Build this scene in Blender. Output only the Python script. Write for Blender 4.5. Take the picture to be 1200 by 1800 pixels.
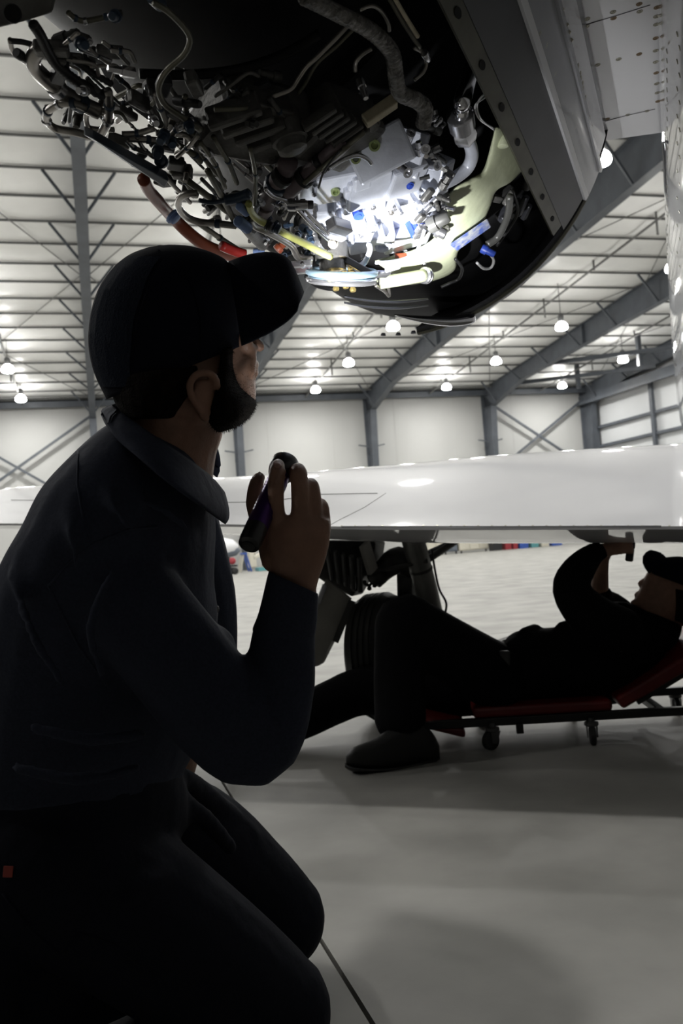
import bpy, bmesh, math, random
from mathutils import Vector as V, Matrix
from mathutils.bvhtree import BVHTree
import numpy as np

for o in list(bpy.data.objects):
    bpy.data.objects.remove(o)
scene = bpy.context.scene
COL = scene.collection

# ------------------------------------------------------------------ camera
FPX = 1500.0                      # focal length in pixels of the 1200x1800 frame
ROLL = math.radians(4.386)
PITCH = math.atan(56.8 / 1500)
HC = 0.80                         # height of the camera above the floor
CAM = V((0, 0, HC))
FWD = V((0, math.cos(PITCH), math.sin(PITCH)))
UP0 = V((0, -math.sin(PITCH), math.cos(PITCH)))
RGT = V((1, 0, 0)) * math.cos(ROLL) - UP0 * math.sin(ROLL)
UPV = V((1, 0, 0)) * math.sin(ROLL) + UP0 * math.cos(ROLL)
cd = bpy.data.cameras.new('camera')
cam = bpy.data.objects.new('camera', cd)
COL.objects.link(cam)
cam.matrix_world = Matrix(((RGT.x, UPV.x, -FWD.x, CAM.x), (RGT.y, UPV.y, -FWD.y, CAM.y), (RGT.z, UPV.z, -FWD.z, CAM.z), (0, 0, 0, 1)))
cd.sensor_fit = 'VERTICAL'
cd.sensor_height = 36.0
cd.lens = FPX / 1800 * 36.0
cd.clip_start = 0.05
cd.clip_end = 300
cd.dof.use_dof = True
cd.dof.focus_distance = 1.3
cd.dof.aperture_fstop = 9.0
scene.camera = cam

# ------------------------------------------------------------------ world, exposure
wd = bpy.data.worlds.new('world')
scene.world = wd
wd.use_nodes = True
wd.node_tree.nodes['Background'].inputs[0].default_value = (0.5, 0.55, 0.62, 1)
wd.node_tree.nodes['Background'].inputs[1].default_value = 0.004
scene.view_settings.view_transform = 'Standard'
scene.view_settings.look = 'None'
scene.view_settings.gamma = 1.0
scene.view_settings.use_curve_mapping = False
scene.view_settings.exposure = 0.12
LAMP_E = 52.0                     # radiance of the high-bay lamp domes
LAMP_W = 122.0                    # downward light of each high-bay lamp
TORCH_W = 12.0                    # power of the lit flashlight: wide spill
TORCH_HOT = 135.0                  # and its narrow hot spot

# ------------------------------------------------------------------ pixel helpers (points in the world)
def ray(x, y):
    return FWD + RGT * ((x - 600) / FPX) + UPV * ((900 - y) / FPX)
def P(x, y, d):
    return CAM + ray(x, y) * d
def atz(x, y, z):
    r = ray(x, y)
    return CAM + r * ((z - HC) / r.z)
def proj(p):
    v = p - CAM
    d = v.dot(FWD)
    return 600 + FPX * v.dot(RGT) / d, 900 - FPX * v.dot(UPV) / d
HY = math.radians(16.0)           # hangar axes: HN towards the back wall, HW along it
HN = V((-math.sin(HY), math.cos(HY), 0))
HW = V((math.cos(HY), math.sin(HY), 0))
def H(w, n, z=0):
    return HW * w + HN * n + V((0, 0, z))
def onN(x, y, n):
    r = ray(x, y)
    return CAM + r * (n / r.dot(HN))
AY = math.radians(22.0)           # aircraft axes: AF forward, AR to its right
AF = V((math.sin(AY), math.cos(AY), 0))
AR = V((math.cos(AY), -math.sin(AY), 0))
A0 = P(680, 210, 2.0)             # engine axis where the inlet barrel begins
def eng(s, th, r):                # axial station, angle from straight down towards the fuselage, radius
    t = math.radians(th)
    return A0 + AF * s + (AR * math.sin(t) - V((0, 0, math.cos(t)))) * r
def E(x, y, r):                   # point of the engine cylinder of radius r that lies on a sight line
    d = ray(x, y)
    o = CAM - A0
    a = d - AF * d.dot(AF)
    b = o - AF * o.dot(AF)
    aa, bb, cc = a.dot(a), a.dot(b), b.dot(b) - r * r
    D = bb * bb - aa * cc
    t = (-bb - math.sqrt(D)) / aa if D > 0 else -bb / aa
    return CAM + d * t
def dE(x, y, r):                  # its depth
    return (E(x, y, r) - CAM).dot(FWD)
def pxr(p, r):                    # a radius in pixels at point p, in metres
    return r * (p - CAM).dot(FWD) / FPX

# ------------------------------------------------------------------ materials
MATS = {}
def mat(name, rgb, rough=0.5, metal=0.0, var=0.0, scale=8.0, bump=0.0, bscale=60.0, coat=0.0, emit=None, estr=0.0, rgb2=None, spec=0.5, stretch=None, trans=0.0):
    m = bpy.data.materials.new(name)
    m.use_nodes = True
    nt = m.node_tree
    b = nt.nodes['Principled BSDF']
    b.inputs['Base Color'].default_value = (*rgb, 1)
    b.inputs['Roughness'].default_value = rough
    b.inputs['Metallic'].default_value = metal
    b.inputs['Specular IOR Level'].default_value = spec
    if trans:
        b.inputs['Transmission Weight'].default_value = trans
    if coat:
        b.inputs['Coat Weight'].default_value = coat
        b.inputs['Coat Roughness'].default_value = 0.04
    tc = nt.nodes.new('ShaderNodeTexCoord')
    src = tc.outputs['Object']
    if stretch:
        mp = nt.nodes.new('ShaderNodeMapping')
        mp.inputs['Scale'].default_value = stretch
        nt.links.new(src, mp.inputs[0])
        src = mp.outputs[0]
    if var or rgb2:
        n = nt.nodes.new('ShaderNodeTexNoise')
        n.inputs['Scale'].default_value = scale
        n.inputs['Detail'].default_value = 6
        nt.links.new(src, n.inputs['Vector'])
        r = nt.nodes.new('ShaderNodeValToRGB')
        c2 = rgb2 if rgb2 else tuple(min(1, c * (1 + var)) for c in rgb)
        c1 = rgb if rgb2 else tuple(c * (1 - var) for c in rgb)
        r.color_ramp.elements[0].position = 0.35
        r.color_ramp.elements[1].position = 0.65
        r.color_ramp.elements[0].color = (*c1, 1)
        r.color_ramp.elements[1].color = (*c2, 1)
        nt.links.new(n.outputs['Fac'], r.inputs[0])
        nt.links.new(r.outputs[0], b.inputs['Base Color'])
    if bump:
        n2 = nt.nodes.new('ShaderNodeTexNoise')
        n2.inputs['Scale'].default_value = bscale
        n2.inputs['Detail'].default_value = 4
        nt.links.new(src, n2.inputs['Vector'])
        bp = nt.nodes.new('ShaderNodeBump')
        bp.inputs['Strength'].default_value = bump
        bp.inputs['Distance'].default_value = 0.01
        nt.links.new(n2.outputs['Fac'], bp.inputs['Height'])
        nt.links.new(bp.outputs[0], b.inputs['Normal'])
    if emit:
        b.inputs['Emission Color'].default_value = (*emit, 1)
        b.inputs['Emission Strength'].default_value = estr
    MATS[name] = m
    return m
mat('concrete', (0.295, 0.289, 0.268), 0.55, var=0.19, scale=2.4, bump=0.07, bscale=18, spec=0.35)
mat('sealant', (0.05, 0.042, 0.03), 0.9)
mat('wall_white', (0.51, 0.51, 0.495), 0.6, var=0.03, scale=0.4)
mat('insulation', (0.87, 0.868, 0.845), 0.38, var=0.06, scale=0.7, bump=0.6, bscale=5)
mat('steel_grey', (0.085, 0.095, 0.11), 0.5, var=0.15, scale=2)
mat('purlin_grey', (0.16, 0.16, 0.155), 0.5)
mat('lamp_glass', (0.9, 0.9, 0.85), 0.3, emit=(1.0, 0.99, 0.96), estr=LAMP_E)
mat('ballast', (0.08, 0.08, 0.08), 0.5)
mat('door_panel', (0.62, 0.63, 0.635), 0.5, var=0.03, scale=0.5)
mat('paint_white', (0.8, 0.8, 0.82), 0.45, coat=1.0, var=0.02, scale=2)
mat('paint_lower', (0.66, 0.66, 0.68), 0.12, coat=0.8)
mat('paint_grey', (0.34, 0.345, 0.37), 0.2, coat=0.5, var=0.08, scale=5)
mat('cowl_dark', (0.03, 0.031, 0.037), 0.4, var=0.2, scale=7)
mat('flange_dark', (0.07, 0.068, 0.05), 0.4, metal=0.5, var=0.3, scale=12)
mat('bowl_dark', (0.013, 0.013, 0.015), 0.5, spec=0.3, var=0.3, scale=9)
mat('chrome', (0.7, 0.7, 0.72), 0.12, metal=1.0)
mat('polished', (0.55, 0.55, 0.57), 0.22, metal=0.9, var=0.2, scale=9)
mat('core_dark', (0.009, 0.009, 0.0095), 0.6, spec=0.2, var=0.5, scale=12)
mat('cast_alu', (0.52, 0.54, 0.60), 0.34, metal=0.2, var=0.1, scale=30, bump=0.08, bscale=250)
mat('cast_dull', (0.12, 0.117, 0.11), 0.45, metal=0.6, var=0.3, scale=25, bump=0.15, bscale=200)
mat('steel_tube', (0.33, 0.31, 0.285), 0.32, metal=0.85, var=0.2, scale=20)
mat('olive_tube', (0.13, 0.125, 0.095), 0.4, metal=0.5, var=0.2, scale=20)
mat('black_rubber', (0.012, 0.012, 0.013), 0.5, var=0.3, scale=40)
mat('foil_wrap', (0.2, 0.19, 0.175), 0.42, metal=0.6, rgb2=(0.07, 0.067, 0.06), scale=70, bump=1.0, bscale=110)
mat('mauve', (0.16, 0.125, 0.135), 0.45, var=0.25, scale=15)
mat('yellow_tube', (0.52, 0.53, 0.16), 0.4, var=0.15, scale=20)
mat('olive_shroud', (0.5, 0.53, 0.36), 0.36, var=0.12, scale=14, bump=0.1, bscale=60)
mat('blue_cap', (0.03, 0.07, 0.4), 0.4)
mat('blue_boot', (0.23, 0.33, 0.6), 0.5)
mat('blue_plate', (0.022, 0.04, 0.07), 0.45, var=0.2, scale=10)
mat('orange_hose', (0.24, 0.05, 0.018), 0.45, var=0.2, scale=12)
mat('red_paint', (0.35, 0.02, 0.015), 0.4)
mat('brass', (0.5, 0.38, 0.14), 0.35, metal=0.9)
mat('nut_olive', (0.3, 0.36, 0.16), 0.35, metal=0.6)
mat('beige_sleeve', (0.42, 0.37, 0.26), 0.6, var=0.2, scale=60)
mat('ring_blue', (0.3, 0.42, 0.5), 0.35, metal=0.5)
mat('box_label', (0.55, 0.56, 0.55), 0.45, rgb2=(0.1, 0.16, 0.5), scale=70)
mat('white_wire', (0.75, 0.75, 0.75), 0.4)
mat('hole_black', (0.004, 0.004, 0.004), 0.9)
mat('screw', (0.42, 0.4, 0.33), 0.3, metal=0.9)
mat('screw_rust', (0.3, 0.22, 0.14), 0.5, metal=0.6)
mat('seam', (0.16, 0.16, 0.17), 0.6)
mat('skin', (0.3, 0.165, 0.11), 0.5, var=0.14, scale=35, bump=0.12, bscale=260)
mat('nail', (0.42, 0.25, 0.2), 0.25)
mat('hair', (0.009, 0.0065, 0.005), 0.8, spec=0.08, var=0.5, scale=120, bump=0.8, bscale=400)
mat('eye_white', (0.25, 0.22, 0.2), 0.2)
mat('shirt_navy', (0.031, 0.036, 0.055), 0.85, var=0.12, scale=300, bump=0.35, bscale=24, spec=0.15)
mat('trouser_navy', (0.0095, 0.011, 0.018), 0.85, var=0.15, scale=200, bump=0.35, bscale=20, spec=0.15)
mat('cap_navy', (0.006, 0.007, 0.013), 0.85, bump=0.2, bscale=500, spec=0.12)
mat('cap_mesh', (0.012, 0.017, 0.03), 0.85, bump=0.6, bscale=420, spec=0.12)
mat('black_cloth', (0.005, 0.005, 0.006), 0.9, bump=0.3, bscale=30, spec=0.1)
mat('shoe_black', (0.008, 0.008, 0.008), 0.5)
mat('sole', (0.02, 0.02, 0.02), 0.6)
mat('torch_purple', (0.07, 0.02, 0.16), 0.3, metal=0.6)
mat('torch_black', (0.01, 0.01, 0.011), 0.3)
mat('torch_lens', (0.9, 0.95, 1.0), 0.1, emit=(0.92, 0.97, 1.0), estr=60)
mat('dark_lens', (0.1, 0.1, 0.11), 0.08)
mat('pad_red', (0.13, 0.004, 0.004), 0.45, bump=0.2, bscale=40)
mat('frame_black', (0.008, 0.008, 0.008), 0.45)
mat('caster_grey', (0.14, 0.14, 0.14), 0.4, metal=0.5)
mat('tyre', (0.011, 0.011, 0.011), 0.65, var=0.2, scale=30)
mat('strut_grey', (0.17, 0.17, 0.16), 0.35, metal=0.3, var=0.2, scale=10)
mat('gear_dark', (0.022, 0.022, 0.021), 0.5, var=0.4, scale=18)
mat('door_grey', (0.34, 0.33, 0.3), 0.45, var=0.12, scale=8)
mat('tag_red', (0.3, 0.045, 0.03), 0.6)
mat('cab_blue', (0.12, 0.14, 0.17), 0.5)
mat('bin_red', (0.3, 0.03, 0.04), 0.5)
mat('bin_blue', (0.04, 0.1, 0.4), 0.5)
mat('bin_teal', (0.1, 0.3, 0.32), 0.5)
mat('bin_black', (0.02, 0.02, 0.022), 0.5)
mat('bin_cream', (0.6, 0.57, 0.48), 0.6)

# ------------------------------------------------------------------ mesh collecting
class MB:
    def __init__(s):
        s.v = []
        s.f = []
    def add(s, v, f):
        n = len(s.v)
        s.v += [V(p) for p in v]
        s.f += [tuple(i + n for i in q) for q in f]
        return s
    def hexa(s, c):               # eight corners: lower four, upper four, both in the same turning sense
        return s.add(c, [(3, 2, 1, 0), (4, 5, 6, 7), (0, 1, 5, 4), (1, 2, 6, 5), (2, 3, 7, 6), (3, 0, 4, 7)])
    def box(s, c, x, y, z):       # centre and half-extent vectors
        return s.hexa([c - x - y - z, c + x - y - z, c + x + y - z, c - x + y - z, c - x - y + z, c + x - y + z, c + x + y + z, c - x + y + z])
    def beam(s, p, q, w, h, up=V((0, 0, 1))):
        d = q - p
        u = d.normalized()
        a = u.cross(up)
        a = a.normalized() if a.length > 1e-5 else u.orthogonal().normalized()
        b = a.cross(u)
        return s.box((p + q) / 2, d / 2, a * w / 2, b * h / 2)
    def rings(s, rings, close=True, caps=True):
        n = len(rings[0])
        base = len(s.v)
        for r in rings:
            s.v += [V(p) for p in r]
        m = n if close else n - 1
        for i in range(len(rings) - 1):
            for j in range(m):
                k = (j + 1) % n
                s.f.append((base + i * n + j, base + i * n + k, base + (i + 1) * n + k, base + (i + 1) * n + j))
        if caps and close:
            s.f.append(tuple(base + j for j in reversed(range(n))))
            s.f.append(tuple(base + (len(rings) - 1) * n + j for j in range(n)))
        return s
    def tube(s, pts, rad, seg=8, smooth=4, round_ends=False, corr=0.0):
        pts = [V(p) for p in pts]
        rr = list(rad) if isinstance(rad, (list, tuple)) else [rad] * len(pts)
        if smooth > 1 and len(pts) > 2:
            q, qr = [], []
            for i in range(len(pts) - 1):
                a, b, c, d = pts[max(i - 1, 0)], pts[i], pts[i + 1], pts[min(i + 2, len(pts) - 1)]
                for k in range(smooth):
                    t = k / smooth
                    q.append(0.5 * ((2 * b) + (c - a) * t + (2 * a - 5 * b + 4 * c - d) * t * t + (3 * b - a - 3 * c + d) * t ** 3))
                    qr.append(rr[i] * (1 - t) + rr[i + 1] * t)
            q.append(pts[-1])
            qr.append(rr[-1])
            pts, rr = q, qr
        if corr:
            rr = [r * (1 + (corr if i % 2 else -corr)) for i, r in enumerate(rr)]
        if round_ends:
            d0 = (pts[0] - pts[1]).normalized()
            d1 = (pts[-1] - pts[-2]).normalized()
            a0 = [(pts[0] + d0 * rr[0] * math.sin(t), rr[0] * math.cos(t)) for t in (1.45, 1.15, 0.8, 0.4)]
            a1 = [(pts[-1] + d1 * rr[-1] * math.sin(t), rr[-1] * math.cos(t)) for t in (0.4, 0.8, 1.15, 1.45)]
            pts = [a[0] for a in a0] + pts + [a[0] for a in a1]
            rr = [a[1] for a in a0] + rr + [a[1] for a in a1]
        n = len(pts)
        tg = [(pts[min(i + 1, n - 1)] - pts[max(i - 1, 0)]).normalized() for i in range(n)]
        u = tg[0].orthogonal().normalized()
        rings = []
        for i in range(n):
            u = u - tg[i] * u.dot(tg[i])
            u = u.normalized() if u.length > 1e-6 else tg[i].orthogonal().normalized()
            w = tg[i].cross(u)
            rings.append([pts[i] + (u * math.cos(2 * math.pi * k / seg) + w * math.sin(2 * math.pi * k / seg)) * rr[i] for k in range(seg)])
        return s.rings(rings)
    def lathe(s, p, d, prof, seg=20, phase=0.0):  # profile of (distance along d, radius) from p
        d = d.normalized()
        u = d.orthogonal().normalized()
        w = d.cross(u)
        return s.rings([[p + d * a + (u * math.cos(2 * math.pi * k / seg + phase) + w * math.sin(2 * math.pi * k / seg + phase)) * max(r, 1e-4) for k in range(seg)] for a, r in prof])
    def cyl(s, p, q, r, seg=12, bev=0.12):
        L = (q - p).length
        b = min(r * bev, L * 0.3)
        return s.lathe(p, q - p, [(0, r - b), (b, r), (L - b, r), (L, r - b)], seg)
    def ball(s, c, r, ax=None, seg=14):
        ax = ax or (V((1, 0, 0)), V((0, 1, 0)), V((0, 0, 1)))
        rx, ry, rz = r if isinstance(r, (list, tuple)) else (r, r, r)
        rings = []
        for i in range(1, 9):
            t = math.pi * i / 9
            rings.append([c + ax[0] * rx * math.sin(t) * math.cos(2 * math.pi * k / seg) + ax[1] * ry * math.sin(t) * math.sin(2 * math.pi * k / seg) - ax[2] * rz * math.cos(t) for k in range(seg)])
        return s.rings(rings)
    def slab(s, secs, seg=20, sub=4, ex=2.0):    # (xl, yl, dl, xr, yr, dr, half depth): superellipse sections between two sight lines
        S = np.array(secs, float)
        out = []
        if sub > 1 and len(S) > 2:
            for i in range(len(S) - 1):
                a, b, c, d = S[max(i - 1, 0)], S[i], S[i + 1], S[min(i + 2, len(S) - 1)]
                for k in range(sub):
                    t = k / sub
                    out.append(0.5 * (2 * b + (c - a) * t + (2 * a - 5 * b + 4 * c - d) * t * t + (3 * b - a - 3 * c + d) * t ** 3))
            out.append(S[-1])
        else:
            out = list(S)
        rings = []
        for q in out:
            l, r = P(q[0], q[1], q[2]), P(q[3], q[4], q[5])
            c, h = (l + r) / 2, (r - l) / 2
            vd = (c - CAM).normalized()
            ring = []
            for k in range(seg):
                t = 2 * math.pi * k / seg
                ct, st = math.cos(t), math.sin(t)
                ring.append(c + h * (math.copysign(abs(ct) ** (2 / ex), ct)) + vd * max(q[6], 0.002) * (math.copysign(abs(st) ** (2 / ex), st)))
            rings.append(ring)
        return s.rings(rings)
    def chain(s, pts, seg=12, smooth=4):         # (px, py, depth, radius in px), round ends
        return s.tube([P(a, b, c) for a, b, c, r in pts], [r * c / FPX for a, b, c, r in pts], seg, smooth, True)

# ------------------------------------------------------------------ linking
ORG = {}
def mesh_of(mb, name, m, smooth, origin):
    me = bpy.data.meshes.new(name)
    me.from_pydata([tuple(p - origin) for p in mb.v], [], mb.f)
    me.update()
    bm = bmesh.new()
    bm.from_mesh(me)
    bmesh.ops.recalc_face_normals(bm, faces=bm.faces)
    bm.to_mesh(me)
    bm.free()
    if smooth:
        me.polygons.foreach_set('use_smooth', [True] * len(me.polygons))
    if m:
        me.materials.append(MATS[m])
    return me
def setp(o, parent, org):
    ORG[o] = org
    if parent:
        o.parent = parent
        o.location = org - ORG[parent]
    else:
        o.location = org
    COL.objects.link(o)
def add(name, mb, m, parent=None, smooth=False, bevel=0.0, solid=0.0, base=False, label=None):
    n = len(mb.v)
    lo = V([min(p[i] for p in mb.v) for i in range(3)])
    hi = V([max(p[i] for p in mb.v) for i in range(3)])
    c = (lo + hi) / 2
    if base:
        c.z = lo.z
    o = bpy.data.objects.new(name, mesh_of(mb, name, m, smooth, c))
    setp(o, parent, c)
    if solid:
        md = o.modifiers.new('solid', 'SOLIDIFY')
        md.thickness = solid
        md.offset = 0
    if bevel:
        md = o.modifiers.new('bevel', 'BEVEL')
        md.width = bevel
        md.segments = 2
        md.limit_method = 'ANGLE'
    if smooth and (bevel or smooth == 2):
        try:
            o.data.set_sharp_from_angle(angle=math.radians(40))
        except Exception:
            pass
    if label:
        o['label'] = label
    return o
def inst(name, me, org, parent, rot=None):
    o = bpy.data.objects.new(name, me)
    setp(o, parent, org)
    if rot is not None:
        o.rotation_euler = rot.to_euler()
    return o
def empty(name, loc, label=None, cat=None, group=None):
    o = bpy.data.objects.new(name, None)
    o.empty_display_size = 0.1
    setp(o, None, V(loc))
    tag(o, label, cat, group)
    return o
def tag(o, label=None, cat=None, group=None, kind=None):
    if label: o['label'] = label
    if cat: o['category'] = cat
    if group: o['group'] = group
    if kind: o['kind'] = kind
    return o
def frame_rot(x, y, z):
    return Matrix(((x.x, y.x, z.x), (x.y, y.y, z.y), (x.z, y.z, z.z)))
def remesh(name, mb, m, parent, voxel, it=3, label=None):   # one continuous skin over overlapping volumes
    o = add(name, mb, m, parent, True, label=label)
    md = o.modifiers.new('r', 'REMESH')
    md.mode = 'VOXEL'
    md.voxel_size = voxel
    md.use_smooth_shade = True
    sm = o.modifiers.new('s', 'SMOOTH')
    sm.iterations = it
    sm.factor = 0.5
    dg = bpy.context.evaluated_depsgraph_get()
    dg.update()
    me = bpy.data.meshes.new_from_object(o.evaluated_get(dg))
    old = o.data
    o.modifiers.clear()
    o.data = me
    bpy.data.meshes.remove(old)
    me.polygons.foreach_set('use_smooth', [True] * len(me.polygons))
    if not me.materials:
        me.materials.append(MATS[m])
    return o
def bvh(o):
    c = ORG[o]
    me = o.data
    return BVHTree.FromPolygons([v.co + c for v in me.vertices], [tuple(p.vertices) for p in me.polygons])
def hit(t, x, y):
    h = t.ray_cast(CAM, ray(x, y).normalized())
    return (h[0], h[1]) if h[0] else (None, None)

# ================================================================== THE HANGAR
WALL_N = 37.0
EAVE = 7.6
SL = 0.088
def zroof(n):
    return EAVE + SL * (WALL_N - n)
W0, W1, N0 = -18.0, 23.6, -7.0

floor = add('floor', MB().box(H(3, 15, -0.13), HW * 24, HN * 24, V((0, 0, 0.05))), 'sealant')
tag(floor, kind='structure')
# concrete slabs with open joints; the joint runs beside the kneeling man
j0, j1 = atz(655, 1800, 0), atz(385, 1365, 0)
JN = (j1 - j0); JN.z = 0; JN.normalize()
JW = V((JN.y, -JN.x, 0))
SZ, GAP = 6.0, 0.009
slab_me = None
for i in range(-4, 4):
    for k in range(-2, 8):
        c = j0 + JW * ((i + 0.5) * SZ) + JN * ((k + 0.30) * SZ)
        c.z = -0.04
        if slab_me is None:
            o = add('slab', MB().box(c, JW * (SZ - GAP) / 2, JN * (SZ - GAP) / 2, V((0, 0, 0.04))), 'concrete', floor)
            slab_me = o.data
        else:
            inst('slab', slab_me, c, floor)

wall = add('wall_back', MB().box(H((W0 + W1) / 2, WALL_N + 0.1, EAVE / 2), HW * (W1 - W0) / 2, HN * 0.06, V((0, 0, EAVE / 2))), 'wall_white')
tag(wall, kind='structure')
COLS = [-12.0, -6.0, 0.1, 6.1, 12.15, 18.05, 23.35]
for w in COLS:
    mb = MB()
    a, b = 36.95, 36.55                      # outer face, inner face at the base
    top = 35.95
    t = 0.012
    mb.hexa([H(w - t, a, 0), H(w + t, a, 0), H(w + t, b, 0), H(w - t, b, 0), H(w - t, a, 7.35), H(w + t, a, 7.35), H(w + t, top, 6.75), H(w - t, top, 6.75)])
    fw = 0.14
    mb.hexa([H(w - fw, b, 0), H(w + fw, b, 0), H(w + fw, b - 0.02, 0), H(w - fw, b - 0.02, 0), H(w - fw, top, 6.75), H(w + fw, top, 6.75), H(w + fw, top - 0.02, 6.75), H(w - fw, top - 0.02, 6.75)])
    mb.box(H(w, a, 3.7), HW * fw, HN * 0.01, V((0, 0, 3.7)))
    mb.box(H(w, 36.75, 0.012), HW * 0.2, HN * 0.3, V((0, 0, 0.012)))
    add('column', mb, 'steel_grey', wall)
    if w < 23:
        for s in (-1, 1):
            add('bracket', MB().beam(H(w + s * 0.14, 36.5, 5.1), H(w + s * 0.62, 36.6, 5.2), 0.06, 0.06), 'steel_grey', wall)
for wa, wb, z0, z1 in ((-6.0, 0.1, 2.9, 6.9), (18.05, 23.35, 3.6, 7.0)):
    for za, zb in ((z0, z1), (z1, z0)):
        add('cross_brace', MB().beam(H(wa + 0.1, 36.7, za), H(wb - 0.1, 36.7 + (0.05 if za > zb else 0), zb), 0.1, 0.1), 'steel_grey', wall)
add('eave_strut', MB().beam(H(W0, 36.6, 7.42), H(W1, 36.6, 7.42), 0.16, 0.24), 'steel_grey', wall)
add('eave_pipe', MB().cyl(H(W0, 36.0, 7.62), H(W1, 36.0, 7.62), 0.05), 'purlin_grey', wall)
for k in range(14):                          # cladding seams of the back wall as separate cover strips
    w = W0 + 1.5 + k * 3.0
    add('cover_strip', MB().box(H(w, WALL_N + 0.035, EAVE / 2), HW * 0.012, HN * 0.006, V((0, 0, EAVE / 2))), 'wall_white', wall)

wr = add('wall_right', MB().box(H(W1 + 0.2, 15.0, 5.0), HW * 0.06, HN * 22, V((0, 0, 5.0))), 'door_panel')
tag(wr, kind='structure')
add('door_header', MB().beam(H(W1 - 0.15, 37, 7.0), H(W1 - 0.15, -7, 7.0), 0.5, 0.35), 'steel_grey', wr)
add('door_rail', MB().beam(H(W1 - 0.55, 37, 6.75), H(W1 - 0.55, -7, 6.75), 0.12, 0.14), 'steel_grey', wr)
for z in (5.5, 4.58, 3.6, 2.6):
    add('girt', MB().beam(H(W1 + 0.02, 37, z), H(W1 + 0.02, -7, z), 0.16, 0.13), 'steel_grey', wr)
for n in (36.2, 31.8, 27.4, 23.0, 18.6):
    add('door_post', MB().beam(H(W1 - 0.06, n, 0), H(W1 - 0.06, n, 6.9), 0.14, 0.2, HN), 'steel_grey', wr)

ceil = add('ceiling', MB().hexa([H(W0, WALL_N, zroof(WALL_N) + 0.42), H(W1 + .2, WALL_N, zroof(WALL_N) + 0.42), H(W1 + .2, N0, zroof(N0) + 0.42), H(W0, N0, zroof(N0) + 0.42),
    H(W0, WALL_N, zroof(WALL_N) + 0.5), H(W1 + .2, WALL_N, zroof(WALL_N) + 0.5), H(W1 + .2, N0, zroof(N0) + 0.5), H(W0, N0, zroof(N0) + 0.5)]), 'insulation')
tag(ceil, kind='structure')
PS = 1.2
npur = int((WALL_N - N0) / PS)
BAYS = [W0] + COLS[1:-1] + [W1]
roofrot = Matrix.Rotation(HY, 3, 'Z') @ Matrix.Rotation(-math.atan(SL), 3, 'X')
pan_me = {}
for k in range(npur + 1):
    n = WALL_N - 0.3 - k * PS
    z = zroof(n)
    mb = MB()
    mb.box(H((W0 + W1) / 2, n, z + 0.03), HW * (W1 - W0) / 2, HN * 0.005, V((0, 0, 0.03)))
    mb.box(H((W0 + W1) / 2, n - 0.035, z), HW * (W1 - W0) / 2, HN * 0.017, V((0, 0, 0.006)))
    add('purlin', mb, 'purlin_grey', ceil)
    for bi in range(len(BAYS) - 1):
        wa, wb = BAYS[bi], BAYS[bi + 1]
        c = H((wa + wb) / 2, n - PS / 2, zroof(n - PS / 2) + 0.07)
        key = (round(wb - wa, 2), k % 3)
        if key not in pan_me:
            mb = MB()
            rnd = random.Random(k * 7 + bi)
            nx, ny = 18, 5
            vs, fs = [], []
            for i in range(nx + 1):
                for q in range(ny + 1):
                    u, v = i / nx, q / ny
                    dz = -0.055 * math.sin(math.pi * v) + 0.02 * math.sin(u * 19 + rnd.random() * 0.8) * math.sin(math.pi * v)
                    vs.append(c + HW * ((u - 0.5) * (wb - wa)) + HN * ((v - 0.5) * PS) + V((0, 0, dz - SL * (v - 0.5) * PS)))
            for i in range(nx):
                for q in range(ny):
                    a = i * (ny + 1) + q
                    fs.append((a, a + 1, a + ny + 2, a + ny + 1))
            mb.add(vs, fs)
            o = add('insulation_panel', mb, 'insulation', ceil, True)
            ORG[o] = ORG[o]
            pan_me[key] = (o.data, ORG[o] - c)
        else:
            me, off = pan_me[key]
            inst('insulation_panel', me, c + off, ceil)

RB = [(36.0, 6.70), (33.0, 7.32), (28.0, 7.62), (22.0, 7.95), (15.0, 8.45), (8.0, 9.1), (-6.0, 10.4)]
def zraft(n):
    for (a, za), (b, zb) in zip(RB, RB[1:]):
        if n >= b:
            return za + (zb - za) * (a - n) / (a - b)
    return RB[-1][1]
for w in COLS:
    mb = MB()
    tw, fw = 0.012, 0.13
    for (a, za), (b, zb) in zip([(36.9, 6.75)] + RB, RB):
        ta, tb = zroof(a) - 0.01, zroof(b) - 0.01
        mb.hexa([H(w - tw, a, za), H(w + tw, a, za), H(w + tw, b, zb), H(w - tw, b, zb), H(w - tw, a, ta), H(w + tw, a, ta), H(w + tw, b, tb), H(w - tw, b, tb)])
        for z1, z2, t in ((za, zb, -0.02), (ta, tb, -0.02)):
            mb.hexa([H(w - fw, a, z1 + t), H(w + fw, a, z1 + t), H(w + fw, b, z2 + t), H(w - fw, b, z2 + t), H(w - fw, a, z1), H(w + fw, a, z1), H(w + fw, b, z2), H(w - fw, b, z2)])
    for n in (28.0, 15.0):                   # splice plates
        mb.box(H(w, n, (zraft(n) + zroof(n)) / 2), HW * 0.13, HN * 0.025, V((0, 0, (zroof(n) - zraft(n)) / 2)))
    add('rafter', mb, 'steel_grey', ceil)
    for k in range(1, npur, 2):
        n = WALL_N - 0.3 - k * PS
        for s in (-1, 1):
            if W0 < w + s < W1:
                add('fly_brace', MB().beam(H(w + s * 0.05, n, zraft(n) + 0.02), H(w + s * 0.75, n, zroof(n)), 0.06, 0.06), 'steel_grey', ceil)
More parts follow.
